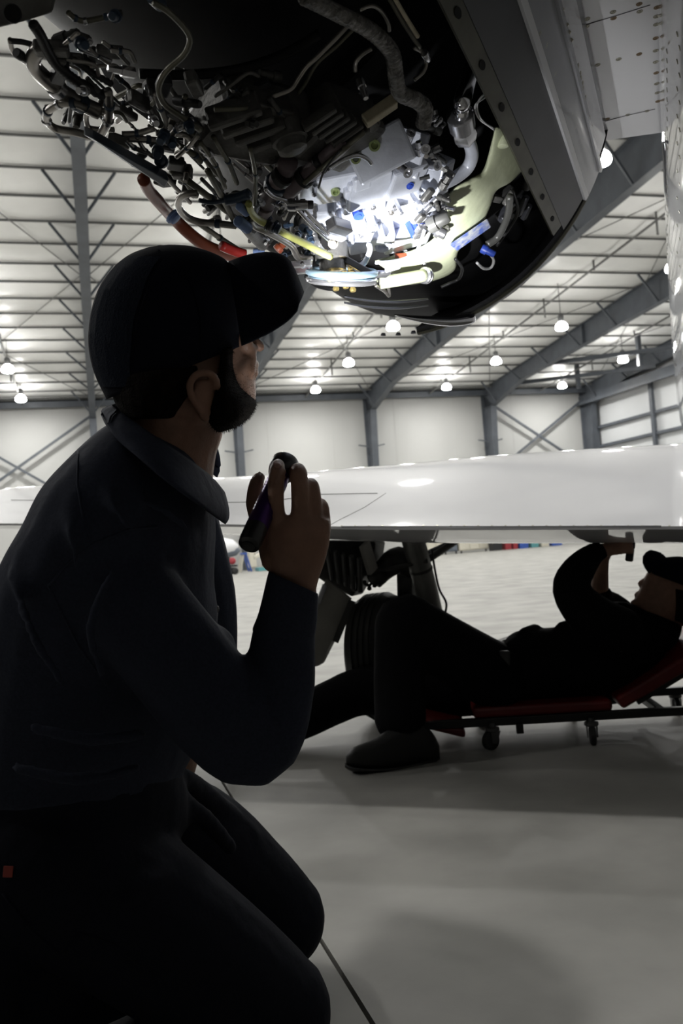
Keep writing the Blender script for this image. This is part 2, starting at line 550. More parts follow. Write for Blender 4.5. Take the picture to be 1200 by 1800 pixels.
for w in (-9.0, -2.6, 3.2, 9.2, 15.1, 20.8):
    for dn, dz, r in ((0, -0.22, 0.035),):
        add('sprinkler_pipe', MB().cyl(H(w, 36.4, zroof(36.4) + dz), H(w, N0, zroof(N0) + dz), r, 8), 'purlin_grey', ceil)
    for k in range(9):
        n = 35.0 - k * 3.1
        add('pipe_hanger', MB().cyl(H(w, n, zroof(n) - 0.62 if k % 2 else zroof(n) - 0.28), H(w, n, zroof(n) + 0.1), 0.03, 6), 'purlin_grey', ceil)
for bi in range(len(BAYS) - 1):              # rod bracing across the bays
    wa, wb = BAYS[bi] + 0.1, BAYS[bi + 1] - 0.1
    for n in (36.0, 24.0, 12.0):
        for s in (0, 1):
            p, q = (wa, wb) if s else (wb, wa)
            add('brace_rod', MB().cyl(H(p, n, zroof(n) - 0.06), H(q, n - 12, zroof(n - 12) - 0.06), 0.014, 6), 'purlin_grey', ceil)
for n1, n2 in ((35.5, 31.0), (31.0, 26.5)):  # jack beams near the end wall
    add('strut_beam', MB().beam(H(18.1, n1, 7.55), H(W1 - 0.3, n2, 7.35), 0.14, 0.16), 'steel_grey', ceil)
    add('drop_post', MB().beam(H(20.9, (n1 + n2) / 2, 6.9), H(20.9, (n1 + n2) / 2, 8.2), 0.16, 0.16, HN), 'steel_grey', ceil)

# ------------------------------------------------------------------ high-bay lamps
def lamp(pos, label):
    z = pos.z
    e = empty('high_bay_lamp', pos, label, 'lamp', 'high-bay lamps hanging from the hangar roof')
    R = 0.2
    prof = [(0, 0.14), (0.015, 0.175), (0.06, R), (0.12, R * 0.97), (0.19, R * 0.82), (0.24, R * 0.55), (0.26, 0.08)]
    add('lens_dome', MB().lathe(V(pos), V((0, 0, 1)), prof, 20), 'lamp_glass', e, True)
    add('ballast_housing', MB().lathe(V(pos) + V((0, 0, 0.262)), V((0, 0, 1)), [(0, 0.08), (0.01, 0.095), (0.2, 0.095), (0.24, 0.05)], 14), 'ballast', e, 2)
    n = pos.dot(HN)
    al = bpy.data.lights.new('lamp_light', 'AREA')
    al.shape = 'DISK'
    al.size = 0.3
    al.energy = LAMP_W
    al.color = (1.0, 0.99, 0.96)
    ao = bpy.data.objects.new('lamp_light', al)
    COL.objects.link(ao)
    ao.parent = e
    ao.location = (0, 0, -0.01)
    add('hanger_rod', MB().cyl(V(pos) + V((0, 0, 0.5)), V((pos.x, pos.y, zroof(n) + 0.1)), 0.012, 6), 'ballast', e)
LZ = 7.2
for (x, y), txt in (
    ((14, 655), 'white high-bay lamp at the left edge above the X-braced bay'),
    ((37, 706), 'small white lamp close to the back wall at far left'),
    ((555, 690), 'white lamp against the back wall just right of the cap brim'),
    ((613, 643), 'white lamp second from the back wall, below the open engine'),
    ((691, 580), 'white lamp nearest the bottom lip of the engine cowl'),
    ((785, 685), 'white lamp against the back wall between two rafters'),
    ((872, 640), 'white lamp beside the rafter, second in the middle right row'),
    ((987, 580), 'white lamp under the purlins right of the nacelle, third in its row'),
    ((988, 682), 'white lamp against the back wall near the right corner column'),
    ((1095, 637), 'white lamp hanging in front of the sliding door header'),
    ((1183, 478), 'white lamp half hidden behind the fuselage flank at the right edge'),
    ((1055, 290), 'large nearest white lamp beside the nacelle below the pylon')):
    lamp(atz(x, y, LZ), txt)
L0 = V((0.68, 31.04, LZ)); LU = V((5.7, 1.72, 0)); LV_ = V((-1.36, 4.92, 0))
EXTRA = [(-1, 1), (-1, 0), (-1, -1), (-2, -1), (-3, 1), (-3, 0), (-3, -1), (2, -1)] + [(i, -2) for i in range(-3, 3) if i != 1] + [(-2, -3), (-1, -3), (-1, -4), (-2, -4), (-1, -5), (-3, -4), (-3, -5)]  # unseen lamps added on the roof grid to light the room and shirt back
for i, k in EXTRA:
    p = L0 + LU * i + LV_ * k
    lamp(p, 'unseen white high-bay lamp continuing the roof grid, added to light the room')

# ================================================================== THE AIRCRAFT (one thing)
plane = empty('airplane', P(900, 1270, 3.8) * 1.0, 'white business jet with opened engine cowling, shiny wing and main wheel', 'airplane')
ORG[plane].z = 0; plane.location = ORG[plane]

# ---- wing: trailing edge towards the camera, upper and lower skins both visible
TR = P(1200, 928, 2.55)
LD = -AR
ST = [  # px of the trailing edge, its py, crest py, lower skin py, distance of the crest ahead of the edge
    (1420, 931, 768, 960, 0.78), (1200, 928, 780, 957, 0.76), (1000, 929, 789, 956, 0.74), (800, 930, 800, 956, 0.72), (640, 929, 813, 955, 0.7), (500, 926, 823, 949, 0.67), (400, 924, 831, 944, 0.64), (200, 923, 842, 938, 0.6), (0, 922, 850, 932, 0.56), (-120, 922, 856, 929, 0.52)]
def line_pt(x, y):
    r = ray(x, y)
    # horizontal intersection with the trailing-edge line
    a, b = r.x, r.y
    den = a * LD.y - b * LD.x
    t = (TR.x * LD.y - TR.y * LD.x) / den
    return CAM + r * t
def solve_z(x, y, py):
    lo, hi = 0.2, 2.5
    for _ in range(40):
        m = (lo + hi) / 2
        if proj(V((x, y, m)))[1] > py: lo = m
        else: hi = m
    return (lo + hi) / 2
wr_, fl_ = [], []
for x, y, yc, yb, cr in ST:
    T = line_pt(x, y)
    c = T + AF * cr
    rise = solve_z(c.x, c.y, yc) - T.z
    b = T + AF * 0.5
    drop = T.z - solve_z(b.x, b.y, yb)
    pr = [(0, 0.004), (0.12, 0.15), (0.3, 0.38), (0.55, 0.68), (0.8, 0.91), (1.0, 1.0), (1.25, 1.0), (1.6, 0.86), (1.95, 0.55), (2.1, 0.28), (2.12, 0.1)]
    ring = [T + AF * (u * cr) + V((0, 0, rise * h + (0.004 if u == 0 else 0))) for u, h in pr]
    lo = [(2.05, -0.25), (1.8, -0.7), (1.3, -1.0), (0.78, -1.0), (0.5, -0.75), (0.25, -0.42), (0.0, 0.0)]
    ring += [T + AF * (u * cr) + V((0, 0, drop * h - (0.004 if u == 0 else 0))) for u, h in lo]
    wr_.append(ring)
def cat_rings(rings, sub):
    out = []
    for i in range(len(rings) - 1):
        for k in range(sub):
            t = k / sub
            out.append([p.lerp(q, t) for p, q in zip(rings[i], rings[i + 1])])
    out.append(rings[-1])
    return out
def dense(ring, sub, sharp):   # smooth the profile except at the sharp indices
    n = len(ring); out = []
    for i in range(n):
        a, b, c, d = ring[(i - 1) % n], ring[i], ring[(i + 1) % n], ring[(i + 2) % n]
        if i in sharp: a = b
        if (i + 1) % n in sharp: d = c
        if i == n - 1:
            out.append(b); continue
        for k in range(sub):
            t = k / sub
            out.append(0.5 * ((2 * b) + (c - a) * t + (2 * a - 5 * b + 4 * c - d) * t * t + (3 * b - a - 3 * c + d) * t ** 3))
    return out
NP = len(wr_[0])
wr_ = [dense(r, 4, (0, NP - 1)) for r in wr_]
wing = add('wing', MB().rings(cat_rings(wr_, 3)), 'paint_white', plane, 2, label='glossy white wing with thin trailing edge')
wt = bvh(wing)
def seam(pts, r, name='panel_seam', m='seam', parent=wing, tree=wt):
    q = []
    for (x0, y0), (x1, y1) in zip(pts, pts[1:]):
        for k in range(8):
            p, n = hit(tree, x0 + (x1 - x0) * k / 8, y0 + (y1 - y0) * k / 8)
            if p: q.append(p)
    if len(q) > 2:
        add(name, MB().tube(q, r, 5, 1), m, parent)
seam([(360, 884), (470, 882), (560, 869), (678, 867)], 0.0016)
seam([(678, 867), (640, 892), (600, 912), (578, 924)], 0.0011)
seam([(20, 879), (120, 880)], 0.0016)
seam([(600, 926), (900, 926), (1199, 925)], 0.003, 'edge_strip', 'paint_grey')
for x in range(600, 1200, 24):
    p, n = hit(wt, x, 924)
    if p: add('edge_rivet', MB().lathe(p - n * 0.001, n, [(0, 0.004), (0.002, 0.003)], 8), 'screw', wing)

# ---- fuselage
fs = atz(1165, 250, 1.6)
fc = fs + AR * 0.82
rings = []
for s, R, dz in ((-3.0, 0.62, 0.12), (-2.0, 0.74, 0.05), (-1.0, 0.8, 0.0), (0.0, 0.82, 0), (1.0, 0.83, 0), (2.5, 0.84, 0), (5.0, 0.84, 0), (7.0, 0.75, 0), (8.2, 0.45, -0.1), (8.8, 0.1, -0.15)):
    c = fc + AF * s + V((0, 0, dz + 0.05))
    rings.append([c + AR * R * math.cos(2 * math.pi * k / 48) + V((0, 0, R * 1.02 * math.sin(2 * math.pi * k / 48))) for k in range(48)])
fus = add('fuselage', MB().rings(rings), 'paint_white', plane, True, label='white fuselage flank with rivet rows')
ft = bvh(fus)
for k in range(26):
    p, n = hit(ft, 1172 + 0.02 * k, 90 + k * 17)
    if p: add('rivet', MB().lathe(p - n * 0.001, n, [(0, 0.005), (0.002, 0.004)], 8), 'screw', fus)
for k in range(20):
    p, n = hit(ft, 1190 + (k % 2) * 4, 60 + k * 24)
    if p: add('rivet', MB().lathe(p - n * 0.001, n, [(0, 0.005), (0.002, 0.004)], 8), 'screw', fus)
add('fuselage_seam', MB().tube([hit(ft, 1168 + 6 * math.sin(k / 3), 100 + k * 30)[0] or fs for k in range(5, 6)] + [fs, fs + AF * 0.3], 0.003, 5, 1), 'seam', fus)

# ---- pylon between nacelle and fuselage
PZ = 1.655
a, b = atz(1040, 251, PZ), atz(1200, 232, PZ)
mb = MB()
lo = [a - AR * 0.04, b, b - AF * 1.6 + AR * 0.05, a - AF * 1.6 - AR * 0.04]
mb.hexa(lo + [p + V((0, 0, 0.13)) for p in lo])
pyl = add('pylon', mb, 'paint_white', plane, bevel=0.012, label='white pylon underside dotted with screws')
pt = bvh(pyl)
SCR = [(1123, 7), (1124, 20), (1077, 21), (1078, 32), (1032, 33), (1031, 46), (1154, 13), (1153, 29), (1153, 43), (1152, 67), (1152, 89), (1152, 109), (1123, 95), (1087, 104), (1050, 114), (1153, 128), (1154, 147), (1155, 163), (1156, 178), (1137, 195), (1103, 202), (1067, 209)]
def screw(p, n, r, parent, m='screw'):
    mb = MB().lathe(p - n * 0.001, n, [(0, r), (0.0016, r * 0.95), (0.002, r * 0.7), (0.0012, r * 0.55), (0.0012, r * 0.3), (0.002, r * 0.25)], 12)
    add('screw', mb, m, parent, True)
for i, (x, y) in enumerate(SCR):
    p, n = hit(pt, x, y)
    if p: screw(p, n, 0.0055, pyl, 'screw_rust' if i % 3 == 0 else 'screw')
seam([(1030, 43), (1090, 25), (1150, 6)], 0.0012, parent=pyl, tree=pt)
seam([(1048, 217), (1100, 203), (1158, 190)], 0.0012, parent=pyl, tree=pt)

# ---- nacelle: fixed upper cowl with a straight lower edge, then the inlet barrel all round
nac = None
def sector(t0, t1, s0, s1, R=0.5, thick=0.008, ns=10, nt=8, rf=None):
    mb = MB()
    rows = []
    for i in range(ns + 1):
        s = s0 + (s1 - s0) * i / ns
        Rs = rf(s) if rf else R
        out = [eng(s, t0 + (t1 - t0) * k / nt, Rs) for k in range(nt + 1)]
        inn = [eng(s, t0 + (t1 - t0) * k / nt, Rs - thick) for k in reversed(range(nt + 1))]
        rows.append(out + inn)
    mb.rings(rows)
    return mb
def rn(s): return 0.5 - 0.018 * max(0, -s - 0.5) ** 2
nac = add('nacelle', sector(70, 235, -1.5, 0.0, rf=rn, nt=24, thick=0.012), 'paint_grey', plane, 2, label='opened engine nacelle with fixed upper cowl')
add('cowl_skin', sector(48.3, 57.2, -1.5, 0.03, rf=rn), 'cowl_dark', nac, 2)
add('cowl_skin', sector(57.5, 65.5, -1.5, 0.05, rf=lambda s: rn(s) + 0.004), 'paint_grey', nac, 2)
add('edge_trim', sector(57.0, 58.4, -1.5, 0.04, rf=lambda s: rn(s) + 0.006), 'paint_white', nac, 2)
strip = add('rivet_strip', sector(65.6, 70.6, -1.5, -0.02, rf=lambda s: rn(s) + 0.009), 'paint_white', nac, 2)
add('edge_trim', sector(64.7, 65.7, -1.5, 0.05, rf=lambda s: rn(s) + 0.010), 'paint_grey', nac, 2)
add('cowl_liner', sector(49, 234, -1.5, 0.03, rf=lambda s: rn(s) - 0.014, nt=24, thick=0.004), 'bowl_dark', nac, 2)
# rim flange with its row of holes
rim = add('rim_flange', sector(45.2, 48.5, -1.5, 0.0, thick=0.006, rf=lambda s: rn(s) - 0.001), 'flange_dark', nac, 2)
rt = bvh(rim)
for s in [-1.25 + 0.13 * k for k in range(10)]:
    p = eng(s, 46.8, rn(s) - 0.001)
    nrm = (p - (A0 + AF * s)).normalized()
    mb = MB()
    mb.rings([[p + nrm * h + (AF * math.cos(a_) * 0.012 + nrm.cross(AF) * math.sin(a_) * 0.005) for a_ in [2 * math.pi * k / 14 for k in range(14)]] for h in (-0.003, 0.0012)])
    add('hole', mb, 'hole_black', nac)
st_t = bvh(strip)
for x, y in [(985, 16), (993, 43), (997, 56), (1001, 70), (1015, 117), (1019, 131), (1020, 139), (1023, 148), (1024, 157), (1028, 173), (1032, 204), (1036, 220), (1040, 240)]:
    p, n = hit(st_t, x, y)
    if p: screw(p, n, 0.006, strip)
for x, y in [(960, 80), (948, 60), (975, 130), (1005, 200), (1010, 225)]:
    c = E(x, y, 0.503)
    nrm = (c - (A0 + AF * (c - A0).dot(AF))).normalized()
    screw(c, nrm, 0.005, nac)
# inlet barrel
mb = MB()
prof = [(0.0, 0.487), (0.0, 0.5), (0.05, 0.472), (0.15, 0.436), (0.28, 0.405), (0.4, 0.382), (0.47, 0.355), (0.49, 0.335), (0.47, 0.315), (0.4, 0.31), (0.3, 0.3), (0.29, 0.2), (0.28, 0.05), (0.26, 0.05), (0.26, 0.3), (0.25, 0.39), (0.1, 0.445), (0.03, 0.475)]
rings = [[eng(s + 0.045, t_, r) for s, r in prof] for t_ in range(2, 243, 4)]
bar = add('inlet_barrel', MB().rings(rings), 'bowl_dark', nac, 2, label='black inlet barrel behind the engine')
bt = bvh(bar)
lip = MB()
for t in range(-36, 49, 3):
    pass
lip.rings([[eng(0.045 + ds, t, R) for ds, R in ((0, 0.5), (0.004, 0.503), (0.014, 0.503), (0.014, 0.498), (0, 0.494))] for t in range(2, 62, 3)])
add('barrel_lip', lip, 'flange_dark', nac, 2)
for k in range(16):
    s, t = 0.1, -10 + 4.6 * k
    p = eng(s, t, 0.482)
    nrm = -(p - (A0 + AF * s)).normalized()
    add('rivet', MB().lathe(p - nrm * 0.004, nrm, [(0, 0.007), (0.006, 0.005)], 8), 'cowl_dark', bar, True)
# bright drain fairing under the barrel and two thin scoop lips
mb = MB().slab([(692, 552, 1.86, 694, 556, 1.86, 0.02), (740, 555, 1.9, 742, 568, 1.9, 0.02), (790, 556, 1.93, 792, 574, 1.93, 0.02), (822, 552, 1.95, 830, 569, 1.95, 0.016), (834, 552, 1.96, 836, 560, 1.96, 0.012)])
add('drain_fairing', mb, 'chrome', nac, True)
for dy, dd in ((0, 0), (11, -0.01)):
    mb = MB().slab([(604, 519 + dy, 1.64 + dd, 605, 523 + dy, 1.64 + dd, 0.01), (650, 525 + dy, 1.68 + dd, 651, 531 + dy, 1.68 + dd, 0.02), (700, 527 + dy, 1.71 + dd, 701, 533 + dy, 1.71 + dd, 0.02), (752, 524 + dy, 1.75 + dd, 753, 527 + dy, 1.75 + dd, 0.01)], seg=12)
    add('scoop_lip', mb, 'cowl_dark', nac, True)
# folded cowl frame at the top left
mb = MB()
q = [P(-40, -30, 0.84), P(105, -30, 0.86), P(92, 22, 0.87), P(40, 38, 0.86), P(-40, 58, 0.84)]
mb.rings([q, [p + ray(50, 0) * 0.02 for p in q]])
cf = add('cowl_frame', mb, 'cast_dull', nac, bevel=0.003)
add('hole', MB().lathe(P(22, 24, 0.842), -ray(22, 24), [(0, 0.009), (0.004, 0.008)], 14), 'hole_black', nac)

# ---- engine
core = MB().lathe(A0 - AF * 1.5, AF, [(0, 0.2), (0.02, 0.27), (0.35, 0.29), (0.36, 0.305), (0.4, 0.305), (0.41, 0.29), (0.8, 0.30), (0.81, 0.325), (0.85, 0.325), (0.86, 0.30), (1.1, 0.31), (1.25, 0.35), (1.3, 0.39), (1.33, 0.40), (1.8, 0.40)], 48)
engine = add('engine', core, 'core_dark', plane, 2, label='dark jet engine covered in pipes and accessories')
RND = random.Random(11)
def pipe(pts, rpx, r, m='steel_tube', name='pipe', corr=0, seg=8, clamps=0, smooth=5):
    q = [E(x, y, r[i] if isinstance(r, (list, tuple)) else r) for i, (x, y) in enumerate(pts)]
    o = add(name, MB().tube(q, [pxr(p, rpx) for p in q], seg, smooth, corr=corr), m, engine, True)
    for k in range(clamps):
        i = 1 + k if len(q) > 2 else 0
        i = min(i, len(q) - 2)
        a, b = q[i], q[i + 1]
        d = (b - a).normalized()
        R = pxr(a, rpx)
        add('clamp', MB().cyl(a - d * R * 0.7, a + d * R * 0.7, R * 1.25, 10), 'polished' if k % 2 else 'blue_plate', engine, 2)
    return q
def fitting(x, y, r, rpx, L, d, m='polished', hexa=False, name='fitting'):
    p = E(x, y, r)
    R = pxr(p, rpx)
    d = d.normalized()
    ph = RND.random()
    if hexa:
        mb = MB().lathe(p, d, [(0, R), (L * 0.5, R), (L * 0.5, R * 0.7), (L, R * 0.65)], 6, ph)
    else:
        mb = MB().lathe(p, d, [(0, R * 0.9), (L * 0.1, R), (L * 0.4, R), (L * 0.4, R * 0.75), (L * 0.9, R * 0.75), (L, R * 0.6)], 12)
    return add(name, mb, m, engine, 2)
def block(x, y, r, wx, wy, wz, rot, m, name='bracket', bevel=0.003):
    p = E(x, y, r)
    s = (p - A0).dot(AF)
    nr = (p - (A0 + AF * s)).normalized()
    tn = nr.cross(AF)
    u = AF * math.cos(rot) + tn * math.sin(rot)
    w = nr.cross(u)
    return add(name, MB().box(p, u * wx / 2, w * wy / 2, nr * wz / 2), m, engine, bevel=bevel)
# upper left bundle
pipe([(172, 196), (140, 180), (100, 155), (62, 120), (60, 98), (72, 86), (92, 84)], 14, 0.44, 'steel_tube', clamps=2)
pipe([(16, 72), (40, 74), (62, 80), (90, 88)], 5, 0.43, 'gear_dark')
pipe([(18, 70), (24, 92), (50, 112), (62, 126)], 5, 0.43, 'steel_tube')
fitting(28, 92, 0.44, 9, 0.02, AF, 'gear_dark')
pipe([(58, 42), (70, 60), (82, 85), (95, 108), (115, 128), (140, 146), (182, 168)], 9, 0.45, 'black_rubber', 'ribbed_hose', corr=0.12, seg=10, smooth=8)
pipe([(108, 90), (130, 106), (150, 120), (172, 134), (196, 148)], 6, 0.44, 'black_rubber', 'ribbed_hose', corr=0.14, smooth=7)
pipe([(150, 190), (128, 182), (104, 183), (84, 196), (82, 212), (98, 226), (130, 232), (168, 242)], 7, 0.45, 'steel_tube', 'hose', clamps=4)
pipe([(122, 214), (124, 195), (127, 178)], 4, 0.44, 'gear_dark')
pipe([(200, 228), (160, 226), (152, 214), (154, 198), (170, 192), (196, 200)], 5, 0.44, 'steel_tube')
pipe([(190, 160), (192, 185), (190, 212), (180, 232), (172, 244)], 8, 0.45, 'steel_tube', clamps=2)
pipe([(120, 22), (132, 32), (150, 37), (186, 30), (215, 22)], 5, 0.42, 'olive_tube', clamps=3)
pipe([(270, 5), (295, 20), (318, 42), (331, 60), (333, 76), (322, 98), (295, 122), (281, 145), (280, 165), (292, 186), (320, 206), (352, 228)], 5.5, 0.46, 'olive_tube')
fitting(284, 10, 0.45, 12, 0.04, -AF, 'blue_plate')
pipe([(245, 130), (330, 132), (420, 122), (500, 95), (560, 60)], 9, 0.40, 'core_dark')
pipe([(613, 43), (585, 72), (557, 100), (538, 118), (523, 140), (510, 157), (477, 170)], 4.5, 0.43, 'steel_tube')
pipe([(620, 52), (590, 82), (562, 106), (548, 125), (536, 148), (524, 164)], 3.5, 0.42, 'olive_tube')
pipe([(533, -6), (567, 10), (600, 27), (640, 47), (670, 70), (690, 97), (695, 133), (703, 163), (733, 177), (747, 193), (743, 219)], 14, 0.48, 'foil_wrap', 'wrapped_duct', seg=14, smooth=9, corr=0.04)
pipe([(683, -4), (710, 42), (737, 83)], 4, 0.46, 'olive_tube', 'rod')
pipe([(693, -4), (714, 32), (734, 64)], 4, 0.47, 'beige_sleeve', 'rod')
pipe([(728, 84), (742, 92), (749, 108), (744, 126), (728, 140)], 3.5, 0.46, 'steel_tube')
fitting(745, 93, 0.47, 7, 0.02, AF, 'polished')
pipe([(633, 17), (653, 10), (670, 20), (682, 40), (684, 54)], 3.5, 0.45, 'steel_tube')
pipe([(624, 125), (625, 110), (636, 96), (652, 86)], 4, 0.44, 'steel_tube')
fitting(632, 140, 0.44, 8, 0.03, V((0.2, -0.2, -1)), 'polished')
# castings and canisters in half shade
block(438, 212, 0.41, 0.14, 0.11, 0.06, 0.5, 'cast_dull', 'pump_casting', 0.012)
for k in range(4):
    block(410 + 22 * k, 196 + 14 * k, 0.44, 0.07, 0.012, 0.03, 1.3, 'cast_dull', 'casting_rib')
block(462, 185, 0.425, 0.08, 0.03, 0.03, 0.4, 'cast_dull', 'casting_rib')
p0, p1 = E(494, 200, 0.42), E(515, 264, 0.47)
can = add('filter_canister', MB().lathe(p0, p1 - p0, [(0, 0.02), (0.004, 0.025), ((p1 - p0).length * 0.75, 0.025), ((p1 - p0).length * 0.78, 0.021), ((p1 - p0).length, 0.02), ((p1 - p0).length + 0.004, 0.012)], 18), 'cast_dull', engine, 2)
block(585, 225, 0.42, 0.12, 0.1, 0.06, 0.3, 'cast_dull', 'valve_casting', 0.01)
for k in range(6):
    block(560 + 12 * k, 205 + 7 * k, 0.455, 0.05, 0.007, 0.018, 1.5, 'cast_dull', 'casting_rib')
q = [E(640, 214, 0.46), E(694, 177, 0.46)]
add('sleeve_box', MB().beam(q[0], q[1], 0.017, 0.016), 'beige_sleeve', engine, bevel=0.002)
fitting(653, 214, 0.45, 15, 0.012, V((0.1, -0.4, -1)), 'cast_dull')
pipe([(508, 283), (485, 325), (462, 367)], 17, 0.45, 'mauve', 'duct', clamps=1, seg=14)
pipe([(452, 378), (460, 368), (466, 356)], 19, 0.45, 'mauve', 'duct', seg=14)
pipe([(604, 250), (560, 290), (504, 338)], 15, 0.46, 'mauve', 'duct', seg=14)
for x, y in ((560, 290), (490, 316), (530, 316)):
    p = E(x, y, 0.46)
    add('band', MB().cyl(p, p + (E(x + 9, y - 8, 0.46) - p) * 1.0, pxr(p, 19), 14), 'black_rubber', engine, 2)
pipe([(640, 232), (560, 300), (535, 322)], 5, 0.475, 'olive_tube')
# gearbox: lit aluminium casting
def gb(x, y, r, wx, wy, wz, rot=0.0, m='cast_alu', bevel=0.008, name='gearbox_rib'):
    return block(x, y, r, wx, wy, wz, rot, m, name, bevel)
mb = MB()
mb.slab([(x0, y0, dE(x0, y0, 0.40), x1, y1, dE(x1, y1, 0.40), h_) for x0, y0, x1, y1, h_ in ((520, 325, 560, 405, 0.04), (560, 298, 600, 425, 0.05), (620, 286, 660, 440, 0.055), (680, 268, 720, 450, 0.055), (730, 270, 755, 440, 0.05), (760, 300, 775, 420, 0.04))], ex=3.2)
gbx = remesh('gearbox', mb, 'cast_alu', engine, 0.005, 2, label='bright cast aluminium gearbox lit by the flashlight')
gt = bvh(gbx)
def G(x, y, off=0.0):
    p, n = hit(gt, x, y)
    if p is None:
        p = E(x, y, 0.45); n = (CAM - p).normalized()
    return p + n * off, n
def boss(x, y, rpx, h, m='cast_alu', seg=16, hole=True, name='boss', hexa=False):
    p, n = G(x, y)
    n = (n + (CAM - p).normalized() * 0.5).normalized()
    R = pxr(p, rpx)
    if hexa: prof, seg = [(-0.01, R), (h, R), (h, R * 0.66), (h + 0.004, R * 0.6)], 6
    else: prof = [(-0.02, R * 1.25), (h * 0.3, R), (h, R), (h, R * 0.62)] + ([(h - 0.006, R * 0.5), (h - 0.006, R * 0.1)] if hole else [(h + 0.002, R * 0.5)])
    return add(name, MB().lathe(p, n, prof, seg, RND.random()), m, engine, 2)
def gblock(x, y, wx, wy, wz, rot, m='cast_alu', name='gearbox_rib', bevel=0.004, off=0.0):
    p, n = G(x, y, off)
    u = (RGT * math.cos(rot) - UPV * math.sin(rot))
    u = (u - n * u.dot(n)).normalized()
    w = n.cross(u)
    return add(name, MB().box(p, u * wx / 2, w * wy / 2, n * wz / 2), m, engine, bevel=bevel)
gblock(578, 322, 0.10, 0.075, 0.03, 0.2); gblock(640, 318, 0.075, 0.08, 0.05, 0.1); gblock(700, 300, 0.07, 0.06, 0.06, 0.5)
gblock(560, 360, 0.05, 0.04, 0.05, 0.2); gblock(600, 384, 0.07, 0.03, 0.04, 0.15); gblock(662, 345, 0.014, 0.07, 0.05, 0.05)
gblock(605, 335, 0.014, 0.08, 0.05, 0.15); gblock(690, 345, 0.06, 0.012, 0.045, 0.6); gblock(712, 410, 0.09, 0.06, 0.04, 0.5)
gblock(650, 410, 0.085, 0.06, 0.05, 0.1); gblock(735, 350, 0.05, 0.05, 0.07, 0.8); gblock(668, 268, 0.09, 0.06, 0.06, -0.5)
gblock(720, 268, 0.05, 0.08, 0.07, 0.3); gblock(750, 300, 0.04, 0.06, 0.08, 0.2); gblock(625, 300, 0.03, 0.03, 0.06, 0.0)
boss(585, 322, 13, 0.012, 'nut_olive', hexa=True, name='nut'); boss(585, 322, 8, 0.022, 'nut_olive', name='plug')
boss(658, 256, 10, 0.015, 'nut_olive', name='plug'); boss(625, 279, 9, 0.015, 'nut_olive', name='plug')
boss(723, 321, 8, 0.04); boss(720, 341, 8, 0.04); boss(633, 385, 8, 0.03); boss(649, 382, 8, 0.03)
boss(668, 412, 15, 0.03); boss(700, 430, 13, 0.025); boss(610, 405, 10, 0.03); boss(575, 385, 18, 0.02, hole=False)
boss(692, 282, 9, 0.05, 'polished'); boss(706, 268, 8, 0.05, 'polished'); boss(735, 285, 9, 0.05, 'polished'); boss(748, 262, 8, 0.06, 'polished')
for x, y in ((623, 354), (706, 306), (725, 388), (736, 384), (754, 360), (718, 392)):
    boss(x, y, 10 if x < 700 else 7, 0.035, 'blue_cap', 8, False, 'blue_plug')
g, n = G(697, 424, 0.03)
add('orange_tag', MB().box(g, RGT * 0.011, UPV * 0.004, n * 0.001), 'orange_hose', engine)
for k in range(34):                # small bolts over the casting
    x, y = RND.uniform(545, 765), RND.uniform(265, 440)
    boss(x, y, RND.uniform(3.5, 6), RND.uniform(0.02, 0.045), RND.choice(['polished', 'cast_alu', 'polished', 'steel_tube']), 6, False, 'bolt')
pipe([(579, 296), (600, 282), (625, 273), (643, 278), (652, 288)], 4, 0.49, 'polished')
pipe([(600, 262), (570, 300), (560, 330)], 2, 0.5, 'black_rubber', 'wire')
# throttle linkage in front of the gearbox
pipe([(466, 332), (480, 345), (500, 352), (507, 362)], 4, 0.49, 'polished', 'link_rod')
fitting(505, 360, 0.49, 11, 0.03, RGT, 'polished'); fitting(527, 360, 0.49, 10, 0.02, RGT, 'gear_dark')
pipe([(520, 365), (548, 395), (580, 424)], 3.5, 0.495, 'polished', 'link_rod'); pipe([(530, 362), (555, 390), (586, 420)], 3.0, 0.495, 'steel_tube', 'link_rod')
fitting(585, 428, 0.49, 9, 0.02, V((0, -1, -0.4)), 'beige_sleeve')
block(596, 398, 0.49, 0.045, 0.02, 0.02, 0.3, 'polished'); block(590, 410, 0.49, 0.04, 0.014, 0.02, 0.3, 'cast_alu')
fitting(548, 420, 0.44, 26, 0.05, RGT * 0.8 - UPV * 0.4 - FWD, 'polished'); fitting(536, 405, 0.42, 34, 0.05, RGT * 0.6 - FWD, 'gear_dark')
# dark fittings right of the gearbox
for k in range(30):
    x = RND.uniform(745, 792); y = RND.uniform(205, 400)
    if x < 760 and 300 < y: continue
    d = V((RND.uniform(-1, 1), RND.uniform(-1, 0.2), RND.uniform(-1, 0.6)))
    fitting(x - 8, y, RND.uniform(0.43, 0.47), RND.uniform(4, 9), RND.uniform(0.015, 0.032), d, RND.choice(['polished', 'gear_dark', 'cast_dull', 'gear_dark', 'cast_dull']), RND.random() < 0.5)
for k in range(12):
    x = RND.uniform(735, 780); y = RND.uniform(330, 420)
    block(x, y, RND.uniform(0.45, 0.475), RND.uniform(0.015, 0.035), RND.uniform(0.006, 0.02), 0.01, RND.uniform(0, 3), RND.choice(['cast_alu', 'cast_dull', 'polished']))
